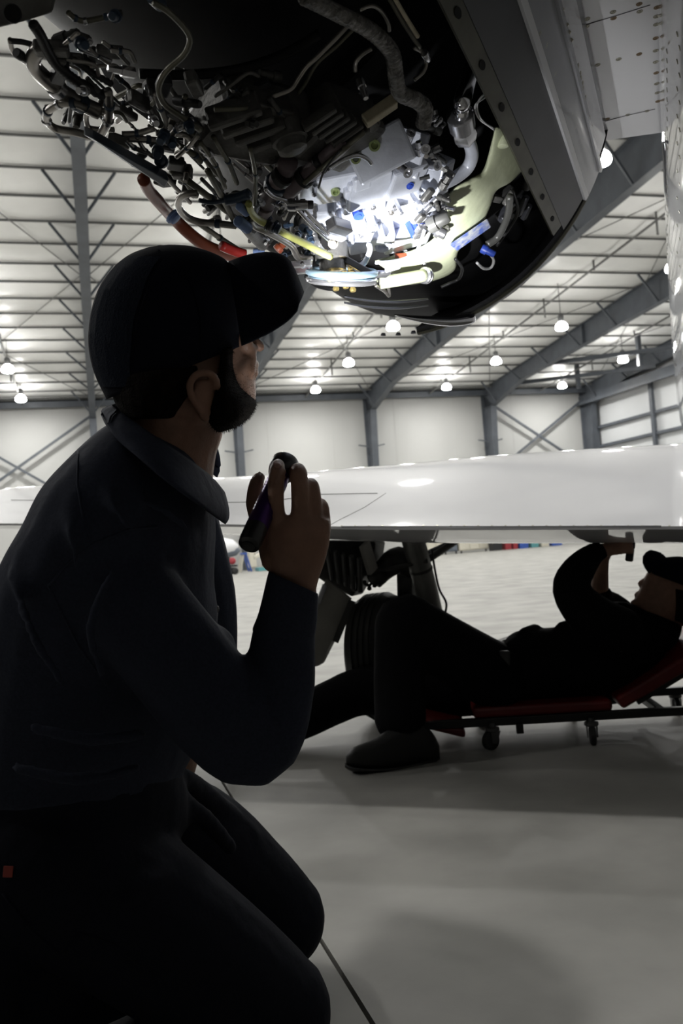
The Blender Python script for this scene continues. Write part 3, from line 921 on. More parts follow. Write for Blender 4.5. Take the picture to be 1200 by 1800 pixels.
# coupling and elbow
q = [E(x, y, 0.46) for x, y in ((815, 168), (811, 186), (810, 205))]
add('elbow_pipe', MB().tube([q[0] + AF * 0.1 + V((0, 0, 0.1)), q[0], q[1], q[2]], 0.0135, 14, 6), 'chrome', engine, True)
a_, b_ = E(808, 200, 0.46), E(812, 222, 0.46)
add('union_collar', MB().lathe(a_, b_ - a_, [(0, 0.017), (0.003, 0.021), ((b_ - a_).length, 0.021)], 16), 'polished', engine, 2)
a2 = E(818, 244, 0.46)
add('union_nut', MB().lathe(b_, a2 - b_, [(0, 0.019), ((a2 - b_).length * 0.5, 0.021), ((a2 - b_).length, 0.017)], 6), 'polished', engine, 2)
pipe([(819, 240), (827, 258), (829, 276), (821, 295), (800, 312), (780, 322)], 11.5, 0.46, 'cast_alu', 'elbow_pipe', seg=14)
for d in (0, 6):
    pipe([(890, 150 + d), (868, 156 + d), (848, 168 + d), (838 - d * 0.6, 187), (846 - d * 0.5, 210), (868, 228 - d * 0.4)], 1.8, 0.47, 'white_wire', 'wire', seg=6)
# olive shroud duct
SH = [(868, 222, 1.74, 938, 230, 1.86, 0.018), (860, 262, 1.72, 928, 284, 1.86, 0.03), (848, 300, 1.70, 898, 320, 1.82, 0.035), (828, 312, 1.68, 872, 335, 1.78, 0.035), (792, 335, 1.66, 862, 362, 1.76, 0.035), (776, 372, 1.63, 842, 404, 1.74, 0.035), (770, 408, 1.62, 806, 440, 1.70, 0.035), (742, 432, 1.60, 800, 474, 1.68, 0.035), (700, 446, 1.58, 768, 492, 1.64, 0.035), (655, 458, 1.54, 720, 502, 1.58, 0.03)]
shroud = remesh('shroud_duct', MB().slab([(a[0], a[1], dE(a[0], a[1], 0.44), a[3], a[4], dE(a[3], a[4], 0.45), a[6]) for a in SH], ex=3.0), 'olive_shroud', engine, 0.005, 2, label='pale olive shroud duct')
sht = bvh(shroud)
p, n = hit(sht, 884, 246)
if p: add('duct_boss', MB().cyl(p - ray(0, 0).normalized() * 0.0 - UPV * 0.012, p + UPV * 0.02, 0.010, 12), 'olive_shroud', engine, True)
p, n = hit(sht, 800, 430)
mb = MB()
qq = [E(789, 430, 0.475), E(856, 384, 0.475), E(863, 399, 0.475), E(803, 441, 0.475)]
mb.hexa(qq + [c + ray(820, 420) * 0.035 for c in qq])
add('control_box', mb, 'box_label', engine, bevel=0.002, label='grey control box with blue print')
pipe([(896, 345), (894, 370), (887, 393), (874, 417), (856, 430)], 6.5, 0.475, 'strut_grey', 'hose')
fitting(846, 436, 0.475, 8, 0.03, RGT - UPV * 0.5, 'blue_cap')
pipe([(855, 440), (867, 456), (863, 470), (850, 472), (838, 462)], 2.5, 0.475, 'white_wire', 'wire', seg=6)
pipe([(800, 455), (812, 472), (806, 490), (790, 498), (775, 505)], 3, 0.475, 'black_rubber', 'wire', seg=6)
pipe([(900, 330), (910, 370), (895, 400), (872, 432)], 3, 0.46, 'black_rubber', 'wire', seg=6)
pipe([(925, 330), (930, 312), (948, 298)], 8, 0.455, 'gear_dark', 'hose'); fitting(934, 312, 0.46, 8, 0.01, RGT - UPV, 'white_wire'); fitting(941, 318, 0.46, 8, 0.006, RGT - UPV, 'white_wire')
for k in range(10):
    block(RND.uniform(868, 930), RND.uniform(330, 400), RND.uniform(0.43, 0.46), RND.uniform(0.02, 0.05), 0.014, 0.012, RND.uniform(0, 3), RND.choice(['gear_dark', 'cowl_dark', 'cast_dull']))
pipe([(668, 497), (700, 492), (746, 484)], 11, 0.485, 'olive_shroud', 'drain_tube', seg=14)
a_, b_ = E(744, 484, 0.485), E(760, 486, 0.485)
add('tube_cap', MB().lathe(a_, b_ - a_, [(0, 0.013), (0.002, 0.0165), (0.006, 0.0165), (0.007, 0.013), (0.010, 0.0165), (0.016, 0.014)], 16), 'polished', engine, 2)
pipe([(660, 502), (676, 512), (684, 520), (682, 500)], 3, 0.49, 'steel_tube'); block(668, 482, 0.495, 0.04, 0.02, 0.008, 0.6, 'polished'); block(690, 470, 0.495, 0.03, 0.02, 0.008, 1.2, 'cast_alu')
pipe([(660, 462), (700, 458), (728, 446), (738, 428), (746, 404)], 3.2, 0.5, 'cast_alu', 'wire', seg=8)
fitting(752, 398, 0.49, 14, 0.04, RGT * 0.6 + UPV * 0.2 - FWD * 0.3, 'strut_grey'); fitting(766, 404, 0.49, 13, 0.02, RGT * 0.6 - UPV * 0.3, 'polished')
# lower centre: yellow tube, grey tube, clamp ring with drain valves
pipe([(437, 358), (442, 374), (456, 388), (476, 397), (505, 413), (545, 433), (580, 451)], 6.5, 0.49, 'yellow_tube', clamps=0)
fitting(480, 398, 0.49, 11, 0.012, RGT - UPV * 0.6, 'blue_plate'); fitting(468, 394, 0.49, 11, 0.01, RGT - UPV * 0.6, 'gear_dark')
pipe([(440, 385), (448, 398), (470, 408), (505, 427), (516, 438), (524, 452), (548, 456)], 6, 0.48, 'steel_tube')
rc = E(600, 478, 0.5)
ru, rv = (RGT + FWD * 0.1).normalized(), (FWD * 0.85 + UPV * 0.32).normalized()
for dz, rr, m, t in ((0, 0.062, 'ring_blue', 0.0045), (-0.014, 0.060, 'polished', 0.005), (-0.006, 0.057, 'ring_blue', 0.004)):
    add('clamp_ring', MB().rings([[rc + V((0, 0, dz)) + (ru * math.cos(a_) + rv * math.sin(a_)) * (rr + t * math.cos(b_)) + V((0, 0, 1)) * t * 1.3 * math.sin(b_) for b_ in [2 * math.pi * k / 8 for k in range(8)]] for a_ in [2 * math.pi * j / 40 for j in range(41)]], caps=False), m, engine, True)
add('valve_body', MB().lathe(rc + V((0, 0, 0.05)) - RGT * 0.015, V((0, 0, -1)), [(0, 0.03), (0.03, 0.03), (0.032, 0.024), (0.05, 0.024), (0.052, 0.01)], 18), 'cast_dull', engine, 2)
add('valve_bar', MB().box(rc + RGT * 0.025 + V((0, 0, 0.01)), RGT * 0.03 - V((0, 0, 0.018)), FWD * 0.012, V((0, 0, 0.008))), 'gear_dark', engine, bevel=0.002)
for dx, L in ((-0.014, 0.034), (0.004, 0.03), (0.016, 0.036)):
    add('drain_valve', MB().lathe(rc + RGT * dx + V((0, 0, 0.008)), V((0.05, 0, -1)), [(0, 0.005), (0.008, 0.005), (0.009, 0.008), (0.017, 0.008), (0.018, 0.004), (L, 0.004), (L + 0.004, 0.006), (L + 0.008, 0.005)], 8), 'brass', engine, 2)
for y in (462, 474):
    q = [E(508, y + 4, 0.49), E(548, y, 0.5)]
    add('link_plate', MB().beam(q[0], q[1], 0.006, 0.012), 'polished', engine, bevel=0.002)
fitting(532, 468, 0.50, 5, 0.008, -FWD, 'polished', True)
pipe([(538, 486), (552, 500), (575, 507), (595, 508)], 4, 0.49, 'black_rubber', 'wire')
pipe([(625, 470), (640, 462), (650, 440), (648, 430)], 5, 0.48, 'cast_alu')
# left lower bundle: boots, hoses, plate
pipe([(418, 388), (426, 394), (436, 402)], 9, 0.49, 'blue_boot', 'rubber_boot', corr=0.15, seg=12, smooth=5)
pipe([(420, 362), (427, 368), (434, 374)], 7, 0.49, 'blue_boot', 'rubber_boot', corr=0.15, seg=12, smooth=5)
pipe([(432, 398), (444, 412), (462, 430)], 11, 0.47, 'cast_dull', 'actuator', seg=12); pipe([(396, 352), (416, 348), (438, 340)], 9, 0.48, 'blue_plate', 'connector', seg=10); pipe([(350, 352), (372, 356), (398, 352)], 4, 0.48, 'blue_plate', 'hose')
pipe([(415, 397), (382, 393), (350, 390), (326, 380), (313, 360), (322, 343), (346, 340)], 6.5, 0.47, 'steel_tube', clamps=1)
pipe([(252, 315), (262, 335), (280, 356), (304, 382), (330, 408), (362, 432), (400, 447), (425, 452)], 11, 0.44, 'orange_hose', 'hose', seg=12)
p = E(306, 382, 0.445); fitting(302, 378, 0.445, 15, 0.012, RGT - UPV, 'blue_boot', name='clamp')
pipe([(390, 432), (408, 440), (430, 447)], 9, 0.47, 'red_paint', 'hose'); fitting(486, 440, 0.47, 9, 0.02, RGT * 0.5 + UPV * 0.5, 'orange_hose'); fitting(445, 444, 0.47, 7, 0.02, RGT, 'blue_boot')
mb = MB()
qq = [P(146, 236, 1.0), P(166, 246, 0.98), P(297, 318, 1.13), P(290, 331, 1.15)]
mb.hexa(qq + [c + ray(200, 270) * 0.03 + V((0, 0, 0.012)) for c in qq])
add('drip_tray', mb, 'blue_plate', engine, bevel=0.002)
for a_, b_ in (((365, 300), (415, 395)), ((240, 240), (285, 285)), ((375, 240), (416, 322)), ((352, 250), (395, 330)), ((300, 300), (340, 345)), ((318, 258), (352, 284)), ((440, 260), (448, 360)), ((222, 246), (262, 270)), ((330, 220), (300, 240)), ((225, 244), (300, 250)), ((348, 238), (310, 276)), ((270, 226), (215, 236)), ((330, 318), (400, 372)), ((345, 390), (420, 440))):
    m_ = ((a_[0] + b_[0]) / 2 + RND.uniform(-8, 8), (a_[1] + b_[1]) / 2 + RND.uniform(-5, 5))
    pipe([a_, m_, b_], RND.uniform(4, 6), RND.uniform(0.44, 0.47), RND.choice(['steel_tube', 'olive_tube', 'olive_tube', 'steel_tube']), clamps=1)
for x, y, r in ((290, 235, 11), (300, 246, 10), (278, 262, 11), (285, 285, 12), (370, 272, 9), (330, 215, 10), (268, 208, 9), (152, 160, 9), (205, 28, 11), (140, 75, 12)):
    fitting(x, y, 0.46, r, 0.02, V((RND.uniform(-0.5, 0.5), -0.6, RND.uniform(-1, 0.2))), 'blue_plate' if r > 9 else 'polished', name='connector')
# smaller plumbing between the large pieces
def inside(x, y):
    edge = [(0, 40), (60, 105), (110, 205), (160, 235), (250, 300), (330, 372), (440, 435), (520, 455)]
    for (xa, ya), (xb, yb) in zip(edge, edge[1:]):
        if xa <= x <= xb:
            return y < ya + (yb - ya) * (x - xa) / (xb - xa) - 14
    return False
n_ = 0
while n_ < 150:
    x, y = RND.uniform(90, 560), RND.uniform(60, 430)
    if not inside(x, y) or (x > 200 and y < 120 + (x - 200) * 0.05) or (x > 510 and y > 270): continue
    n_ += 1
    k = RND.random()
    r = RND.uniform(0.37, 0.445)
    if k < 0.5:
        a_ = RND.choice([0.75, 0.85, 0.7, -0.6, 1.4, 0.1]) + RND.uniform(-0.2, 0.2)
        L = RND.uniform(25, 75)
        x1, y1 = x + L * math.cos(a_), y + L * math.sin(a_)
        x2, y2 = x1 + 20 * math.cos(a_ + RND.choice([-1, 1])), y1 + 20 * math.sin(a_ + 0.9)
        if not inside(x1, y1) or not inside(x2, y2): continue
        pipe([(x, y), ((x + x1) / 2, (y + y1) / 2), (x1, y1), (x2, y2)], RND.uniform(2.2, 5.5), r, RND.choice(['steel_tube', 'olive_tube', 'gear_dark', 'black_rubber', 'cast_dull']), clamps=RND.choice([0, 1, 1]))
    elif k < 0.78:
        fitting(x, y, r + 0.01, RND.uniform(4, 10), RND.uniform(0.015, 0.04), V((RND.uniform(-1, 1), -0.5, RND.uniform(-1, 0.3))), RND.choice(['polished', 'gear_dark', 'cast_dull', 'steel_tube']), RND.random() < 0.5)
    else:
        block(x, y, r, RND.uniform(0.015, 0.04), RND.uniform(0.01, 0.025), RND.uniform(0.01, 0.02), RND.uniform(0, 3), RND.choice(['cast_dull', 'gear_dark', 'cast_dull', 'cowl_dark']))
for k in range(60):                # sparkling small hardware near the lit zone
    x, y = RND.uniform(420, 560), RND.uniform(330, 460)
    if y > 330 + (x - 300) * 0.62 or (x > 520 and y < 380): continue
    fitting(x, y, RND.uniform(0.43, 0.47), RND.uniform(3, 8), RND.uniform(0.01, 0.03), V((RND.uniform(-1, 1), -0.6, RND.uniform(-1, 0.3))), RND.choice(['polished', 'cast_dull', 'cast_alu', 'gear_dark', 'blue_plate']), RND.random() < 0.5)

# ---- main landing gear
wc = atz(684, 1266, 0.0)
WR, WW = 0.285, 0.2
axl = (AR * 0.97 + V((0, 0, 0.05))).normalized()
ctr = V((wc.x, wc.y + 0.02, WR))
prof = [(-0.1, 0.16), (-0.1, 0.2), (-0.095, 0.24), (-0.075, 0.268), (-0.05, 0.28)]
for g in (-0.04, -0.013, 0.013, 0.04):
    prof += [(g - 0.006, 0.2845), (g - 0.004, 0.277), (g + 0.004, 0.277), (g + 0.006, 0.2845)]
prof += [(0.05, 0.28), (0.075, 0.268), (0.095, 0.24), (0.1, 0.2), (0.1, 0.16)]
tyre = add('tyre', MB().lathe(ctr, axl, prof, 56), 'tyre', plane, 2, label='black grooved main wheel tyre')
add('wheel_rim', MB().lathe(ctr, axl, [(-0.07, 0.04), (-0.07, 0.12), (-0.1, 0.155), (-0.09, 0.165), (0.09, 0.165), (0.1, 0.155), (0.07, 0.12), (0.07, 0.04)], 28), 'strut_grey', tyre, 2)
sa, sb = P(722, 935, 3.75), P(762, 1085, 3.85)
strut = add('gear_strut', MB().lathe(sa, sb - sa, [(0, 0.052), (0.3, 0.05), ((sb - sa).length, 0.046), ((sb - sa).length + 0.004, 0.03), ((sb - sa).length + 0.06, 0.03)], 20), 'strut_grey', plane, 2, label='grey main gear strut')
add('strut_collar', MB().lathe(sa.lerp(sb, 0.42), sb - sa, [(0, 0.053), (0.012, 0.053)], 20), 'gear_dark', strut, 2)
add('lower_leg', MB().beam(P(762, 1075, 3.87), P(715, 1150, 3.9), 0.07, 0.09), 'gear_dark', strut, bevel=0.01)
add('axle', MB().cyl(ctr, ctr + axl * 0.26, 0.035, 14), 'gear_dark', strut)
add('brake_hose', MB().tube([P(758, 965, 3.8), P(770, 1030, 3.78), P(784, 1060, 3.78), P(780, 1085, 3.8)], 0.005, 6, 6), 'black_rubber', strut, True)
add('drag_brace', MB().cyl(P(750, 985, 3.8), P(810, 945, 3.9), 0.016, 10), 'gear_dark', strut)
add('drag_brace', MB().cyl(P(752, 972, 3.86), P(800, 950, 3.9), 0.012, 10), 'steel_grey', strut)
link = MB().tube([P(735, 1000, 3.88), P(700, 985, 3.88), P(676, 1000, 3.86), P(655, 1018, 3.84)], [0.06, 0.065, 0.05, 0.05], 12, 4)
add('side_link', link, 'gear_dark', strut, True)
add('link_block', MB().ball(P(664, 1012, 3.84), (0.05, 0.05, 0.045)), 'gear_dark', strut, True)
add('steady_bar', MB().cyl(P(612, 1014, 3.8), P(752, 986, 3.74), 0.009, 8), 'gear_dark', strut)
add('leg_side', MB().beam(P(714, 985, 3.9), P(716, 1060, 3.9), 0.06, 0.08), 'gear_dark', strut, bevel=0.01)
add('chain', MB().tube([P(618 + 8 * k, 1036 - 3 * k + 5 * math.sin(k * 2.1), 3.84) for k in range(8)], 0.007, 6, 3), 'gear_dark', strut, True)
for k in range(6):
    add('fitting', MB().ball(P(622 + 9 * k, 1034 - 5 * (k % 3), 3.83), 0.011, seg=8), 'gear_dark', strut, True)
# wheel well and the hanging gear door
mb = MB()
q = [P(560, 950, 3.7), P(660, 952, 3.8), P(655, 985, 3.82), P(618, 1050, 3.85), P(578, 1030, 3.8), P(548, 1010, 3.75)]
mb.rings([q, [p + AF * 0.14 for p in q]])
well = add('gear_door_hinge', mb, 'gear_dark', plane, bevel=0.01, label='dark hinge structure above the gear door')
for k in range(5):
    add('hinge_arm', MB().cyl(P(575 + 14 * k, 965 + 4 * k, 3.66), P(585 + 12 * k, 1020 + 5 * k, 3.74), 0.012, 8), 'gear_dark', well, True)
add('gusset', MB().beam(P(640, 955, 3.72), P(655, 1005, 3.76), 0.02, 0.07), 'door_grey', well, bevel=0.003)
mb = MB()
q = [P(572, 1018, 3.72), P(616, 1052, 3.8), P(590, 1120, 3.8), P(567, 1166, 3.76), P(556, 1172, 3.74), P(530, 1172, 3.7), P(545, 1080, 3.7)]
mb.rings([q, [p + AF * 0.02 for p in q]])
door = add('gear_door', mb, 'door_grey', plane, bevel=0.004, label='pale grey hanging gear door')
add('door_edge', MB().beam(P(619, 1056, 3.79), P(589, 1128, 3.79), 0.02, 0.03), 'gear_dark', door)
add('door_rod', MB().cyl(P(571, 1028, 3.70), P(559, 1060, 3.70), 0.012, 8), 'paint_grey', door)

# ================================================================== THE KNEELING MAN
man = empty('person', (-0.35, 1.25, 0), 'kneeling person in navy work shirt and cap shining a purple flashlight into the engine', 'person')
# ---- body: one continuous skin (head, neck, trunk, arms, hands, legs)
b = MB()
b.slab([(215, 520, 1.10, 405, 470, 1.16, 0.06), (196, 610, 1.10, 424, 545, 1.17, 0.073), (202, 660, 1.10, 430, 590, 1.17, 0.076), (216, 700, 1.10, 440, 618, 1.18, 0.074), (250, 728, 1.10, 447, 652, 1.18, 0.068), (288, 742, 1.10, 450, 682, 1.18, 0.063), (322, 752, 1.11, 447, 712, 1.18, 0.054), (362, 760, 1.13, 428, 738, 1.17, 0.035)])
b.slab([(225, 660, 1.11, 375, 700, 1.14, 0.055), (218, 715, 1.10, 392, 755, 1.15, 0.058), (215, 760, 1.10, 380, 800, 1.17, 0.06), (200, 820, 1.11, 372, 860, 1.2, 0.075)])
b.chain([(436, 590, 1.165, 9), (448, 602, 1.172, 10), (456, 609, 1.175, 10)])            # nose
b.chain([(444, 612, 1.155, 7), (449, 612, 1.16, 7)])                                       # nostril wing
b.chain([(446, 640, 1.165, 9), (447, 640, 1.18, 9)]); b.chain([(445, 655, 1.165, 9), (446, 655, 1.18, 9)])
b.chain([(410, 594, 1.145, 10), (430, 588, 1.175, 12), (425, 586, 1.21, 12)])                # brow
b.chain([(424, 636, 1.15, 20), (408, 660, 1.13, 22)])                                      # cheek
b.chain([(428, 600, 1.14, 15), (436, 622, 1.155, 15), (432, 650, 1.15, 18)])
# ear
b.tube([P(x, y, d) for x, y, d in ((352, 722, 1.062), (338, 700, 1.052), (333, 678, 1.045), (343, 660, 1.043), (362, 655, 1.048), (377, 663, 1.055), (382, 680, 1.06))], 0.0052, 8, 4, True)
b.slab([(340, 668, 1.058, 380, 664, 1.07, 0.008), (338, 690, 1.06, 380, 690, 1.072, 0.008), (346, 715, 1.066, 374, 712, 1.074, 0.007), (352, 732, 1.068, 372, 730, 1.075, 0.006)], sub=3)
b.chain([(356, 732, 1.064, 8), (362, 736, 1.066, 8)])
# trunk inside the shirt
b.slab([(190, 800, 1.12, 360, 870, 1.2, 0.12), (60, 930, 1.12, 360, 970, 1.24, 0.17), (10, 1080, 1.13, 360, 1080, 1.26, 0.16), (-40, 1250, 1.15, 330, 1240, 1.27, 0.14), (-60, 1420, 1.17, 290, 1400, 1.27, 0.14)])
b.chain([(150, 955, 1.06, 62), (230, 1050, 1.05, 64), (320, 1165, 1.06, 62), (400, 1260, 1.075, 56), (442, 1300, 1.08, 54), (486, 1220, 1.08, 46), (500, 1130, 1.07, 42), (512, 1065, 1.06, 37)])
# far arm: hanging, its hand steadying on the far thigh
FA = [(330, 930, 1.42, 55), (350, 1050, 1.47, 50), (360, 1170, 1.5, 44), (340, 1260, 1.47, 38), (320, 1330, 1.44, 30), (312, 1365, 1.43, 28)]
b.chain(FA)
for k in range(4):
    b.chain([(306 + 7 * k, 1380, 1.43 + 0.018 * k - 0.03, 12), (306 + 7 * k, 1405, 1.42 + 0.018 * k - 0.03, 11), (302 + 7 * k, 1422, 1.42 + 0.018 * k - 0.03, 9)], 8)
# near hand
b.slab([(484, 1062, 1.06, 548, 1080, 1.06, 0.022), (480, 1030, 1.056, 553, 1052, 1.056, 0.022), (475, 1000, 1.053, 560, 1020, 1.053, 0.023), (471, 968, 1.05, 572, 985, 1.05, 0.022), (469, 935, 1.048, 581, 945, 1.05, 0.019), (470, 908, 1.048, 580, 912, 1.052, 0.014)], sub=3)
b.chain([(486, 925, 1.047, 17), (485, 885, 1.043, 15), (485, 846, 1.046, 15), (487, 824, 1.058, 13.5), (489, 817, 1.072, 11.5)], 12)
b.chain([(527, 925, 1.047, 17.5), (527, 880, 1.041, 16), (526, 838, 1.046, 16), (523, 826, 1.066, 13.5), (517, 832, 1.088, 12)], 12)
b.chain([(554, 925, 1.052, 15), (553, 888, 1.054, 13.5), (549, 857, 1.06, 13.5), (543, 852, 1.078, 12.5), (534, 858, 1.094, 11.5)], 12)
b.chain([(570, 930, 1.058, 13), (570, 908, 1.064, 11), (567, 889, 1.07, 11), (558, 884, 1.085, 10.5), (547, 888, 1.097, 10)], 12)
b.chain([(480, 985, 1.06, 22), (466, 940, 1.085, 19), (449, 893, 1.1, 16.5), (447, 868, 1.108, 14), (452, 846, 1.113, 13), (456, 839, 1.116, 10.5)], 12)
# legs inside the trousers
KN, KF = P(472, 1778, 1.30), P(484, 1614, 1.62)
b.chain([(90, 1450, 1.2, 105), (280, 1620, 1.26, 95), (472, 1778, 1.30, 72)])
b.chain([(170, 1430, 1.4, 100), (340, 1510, 1.52, 88), (484, 1614, 1.62, 64)])
for K, o_ in ((KN, V((-0.42, -0.26, 0.0))), (KF, V((-0.42, -0.26, 0.0)))):
    a_ = V((K.x - 0.02, K.y, 0.075))
    c_ = V((K.x + o_.x, K.y + o_.y, 0.07))
    b.tube([K, a_.lerp(c_, 0.15), a_.lerp(c_, 0.5), c_], [0.058, 0.058, 0.056, 0.038], 12, 4, True)
    b.tube([c_, c_ + V((-0.07, -0.04, -0.02)), c_ + V((-0.12, -0.06, -0.04))], [0.036, 0.034, 0.025], 10, 3, True)
body = remesh('body', b, 'skin', man, 0.0032, 4)
bb = bvh(body)
# nail of the index finger
p, n = hit(bb, 487, 817)
if p: add('fingernail', MB().ball(p - n * 0.0005, (0.0055, 0.006, 0.0018), (RGT, (UPV - n * UPV.dot(n)).normalized(), n), 10), 'nail', body, True)
for x, y, d in ((428, 606, 1.128), (438, 600, 1.195)):
    e_ = MB().ball(P(x - 9, y - 3, d + 0.014), 0.0095)
    add('eye', e_, 'eye_white', body, True)
# ---- hair and beard
h = MB().slab([(196, 660, 1.10, 360, 640, 1.12, 0.082), (196, 692, 1.10, 352, 680, 1.12, 0.082), (206, 716, 1.10, 338, 708, 1.12, 0.078), (224, 738, 1.10, 318, 735, 1.12, 0.07)])
remesh('hair', h, 'hair', man, 0.004, 2)
h = MB()
h.slab([(388, 615, 1.105, 410, 608, 1.12, 0.03), (384, 650, 1.10, 410, 645, 1.12, 0.036), (380, 680, 1.09, 424, 676, 1.16, 0.058), (368, 706, 1.095, 446, 698, 1.18, 0.064), (361, 732, 1.10, 450, 714, 1.18, 0.060), (372, 752, 1.11, 435, 737, 1.17, 0.046), (384, 761, 1.13, 414, 752, 1.16, 0.02)])
bo = remesh('beard', h, 'hair', man, 0.0035, 2)
mb = MB()
def whisker(p, n, L):
    d_ = (n * 0.8 + V((RND.uniform(-0.5, 0.5), RND.uniform(-0.5, 0.5), RND.uniform(-0.9, 0.1)))).normalized()
    u_ = d_.orthogonal().normalized() * 0.00035
    w_ = d_.cross(u_)
    mb.add([p - d_ * 0.001 + u_, p - d_ * 0.001 - u_ * 0.5 + w_ * 0.87, p - d_ * 0.001 - u_ * 0.5 - w_ * 0.87, p + d_ * L], [(0, 1, 3), (1, 2, 3), (2, 0, 3), (2, 1, 0)])
vv = bo.data.vertices
for k in range(2600):
    v_ = vv[RND.randrange(len(vv))]
    whisker(v_.co + ORG[bo], v_.normal.copy(), RND.uniform(0.002, 0.0055))
for k in range(900):
    x, y = RND.uniform(392, 452), RND.uniform(640, 712)
    if y < 690 - (x - 392) * 0.35 - 25 * RND.random() and x < 440: continue
    p, n = hit(bb, x, y)
    if p and p.y < 1.3: whisker(p, n, RND.uniform(0.0008, 0.002))
tag(add('stubble', mb, 'hair', bo), kind='stuff')
# ---- cap
CAPS = [(187, 702, 1.10, 427, 607, 1.165, 0.088), (165, 655, 1.10, 425, 570, 1.165, 0.093), (155, 605, 1.10, 422, 532, 1.165, 0.095), (159, 552, 1.10, 415, 490, 1.16, 0.092), (173, 507, 1.10, 400, 460, 1.155, 0.084), (198, 471, 1.105, 371, 443, 1.15, 0.068), (228, 447, 1.11, 331, 432, 1.145, 0.045), (262, 434, 1.12, 296, 430, 1.135, 0.014)]
mb = MB().slab(CAPS, seg=36, sub=5)
cap = add('cap', mb, 'cap_navy', man, True, label='dark navy baseball cap')
add('cap_button', MB().ball(P(283, 437, 1.127), (0.008, 0.008, 0.004), (RGT, FWD, UPV)), 'cap_navy', cap, True)
ct = bvh(cap)
# mesh back panels, slightly proud of the crown
vs = []
for i in range(13):
    row = []
    for k in range(9):
        y = 452 + i * 19
        x0 = {0: 226}.get(i, None)
        xl = np.interp(y, [430, 447, 471, 507, 552, 605, 655, 702], [262, 228, 198, 173, 159, 155, 165, 187]) + 3
        xr = np.interp(y, [430, 480, 560, 640, 702], [300, 262, 235, 228, 232])
        p, n = hit(ct, xl + (xr - xl) * k / 8, y)
        row.append((p + n * 0.0014) if p else None)
    vs.append(row)
mb = MB()
for i in range(12):
    for k in range(8):
        q = [vs[i][k], vs[i][k + 1], vs[i + 1][k + 1], vs[i + 1][k]]
        if all(q): mb.add(q, [(0, 1, 2, 3)])
if mb.f:
    add('mesh_panel', mb, 'cap_mesh', cap, True)
def on_cap(pts, r, m='cap_navy', name='stitching'):
    q = []
    for x, y in pts:
        p, n = hit(ct, x, y)
        if p: q.append(p + n * 0.0005)
    if len(q) > 2: add(name, MB().tube(q, r, 5, 3), m, cap)
on_cap([(279, 440), (262, 500), (240, 570), (232, 640), (236, 690)], 0.001)
on_cap([(279, 440), (330, 490), (352, 560), (352, 630)], 0.001)
# brim: arched sheet with thickness
NV = 16
NEAR = [(424, 607), (448, 597), (478, 582), (507, 562), (522, 545)]
TOPC = [(402, 462), (440, 449), (480, 446), (509, 461), (532, 514)]
def interp_poly(pts, t):
    t *= len(pts) - 1
    i = min(int(t), len(pts) - 2)
    f_ = t - i
    q = [pts[max(i - 1, 0)], pts[i], pts[i + 1], pts[min(i + 2, len(pts) - 1)]]
    return tuple(0.5 * (2 * q[1][j] + (q[2][j] - q[0][j]) * f_ + (2 * q[0][j] - 5 * q[1][j] + 4 * q[2][j] - q[3][j]) * f_ ** 2 + (3 * q[1][j] - q[0][j] - 3 * q[2][j] + q[3][j]) * f_ ** 3) for j in (0, 1))
grid = []
for i in range(13):
    u = i / 12
    n_, t_ = interp_poly(NEAR, u), interp_poly(TOPC, u)
    row = []
    for k in range(NV + 1):
        v = k / NV
        a_ = math.sin(math.pi * v)
        c_ = 1 - abs(2 * v - 1)            # 0 at both edges, 1 in the middle
        w_ = a_ ** 0.75
        x = n_[0] + (t_[0] - n_[0]) * w_
        y = n_[1] + (t_[1] - n_[1]) * w_
        row.append(P(x, y, 1.06 + 0.17 * v + 0.012 * u))
    grid.append(row)
mb = MB()
vs = [p for r in grid for p in r]
fs_ = [(i * (NV + 1) + k, i * (NV + 1) + k + 1, (i + 1) * (NV + 1) + k + 1, (i + 1) * (NV + 1) + k) for i in range(12) for k in range(NV)]
mb.add(vs, fs_)
add('brim', mb, 'cap_navy', cap, True, solid=0.004)
# ---- shirt
s = MB()
s.slab([(208, 735, 1.09, 352, 805, 1.17, 0.078), (172, 757, 1.085, 366, 842, 1.20, 0.125), (125, 800, 1.08, 376, 890, 1.23, 0.165), (72, 858, 1.08, 379, 930, 1.25, 0.19), (38, 925, 1.08, 377, 975, 1.26, 0.2), (0, 992, 1.09, 376, 1025, 1.27, 0.2), (-30, 1080, 1.10, 382, 1080, 1.28, 0.195), (-55, 1200, 1.12, 376, 1190, 1.28, 0.18), (-75, 1310, 1.14, 345, 1310, 1.28, 0.17), (-90, 1400, 1.15, 322, 1360, 1.28, 0.17), (-95, 1440, 1.15, 316, 1395, 1.28, 0.17)])
s.chain([(150, 950, 1.05, 84), (222, 1042, 1.035, 90), (305, 1150, 1.045, 93), (384, 1248, 1.06, 92), (446, 1298, 1.08, 85), (489, 1222, 1.08, 63), (497, 1130, 1.075, 58), (508, 1070, 1.065, 49), (515, 1045, 1.06, 43)], 16)
s.chain([(300, 1170, 1.08, 50), (368, 1142, 1.075, 48)])
s.chain([(372, 1072, 1.27, 13), (374, 1076, 1.27, 12)])
s.chain([(310, 930, 1.40, 78), (348, 1050, 1.47, 68), (358, 1170, 1.5, 58), (340, 1255, 1.47, 50), (326, 1300, 1.45, 42)])
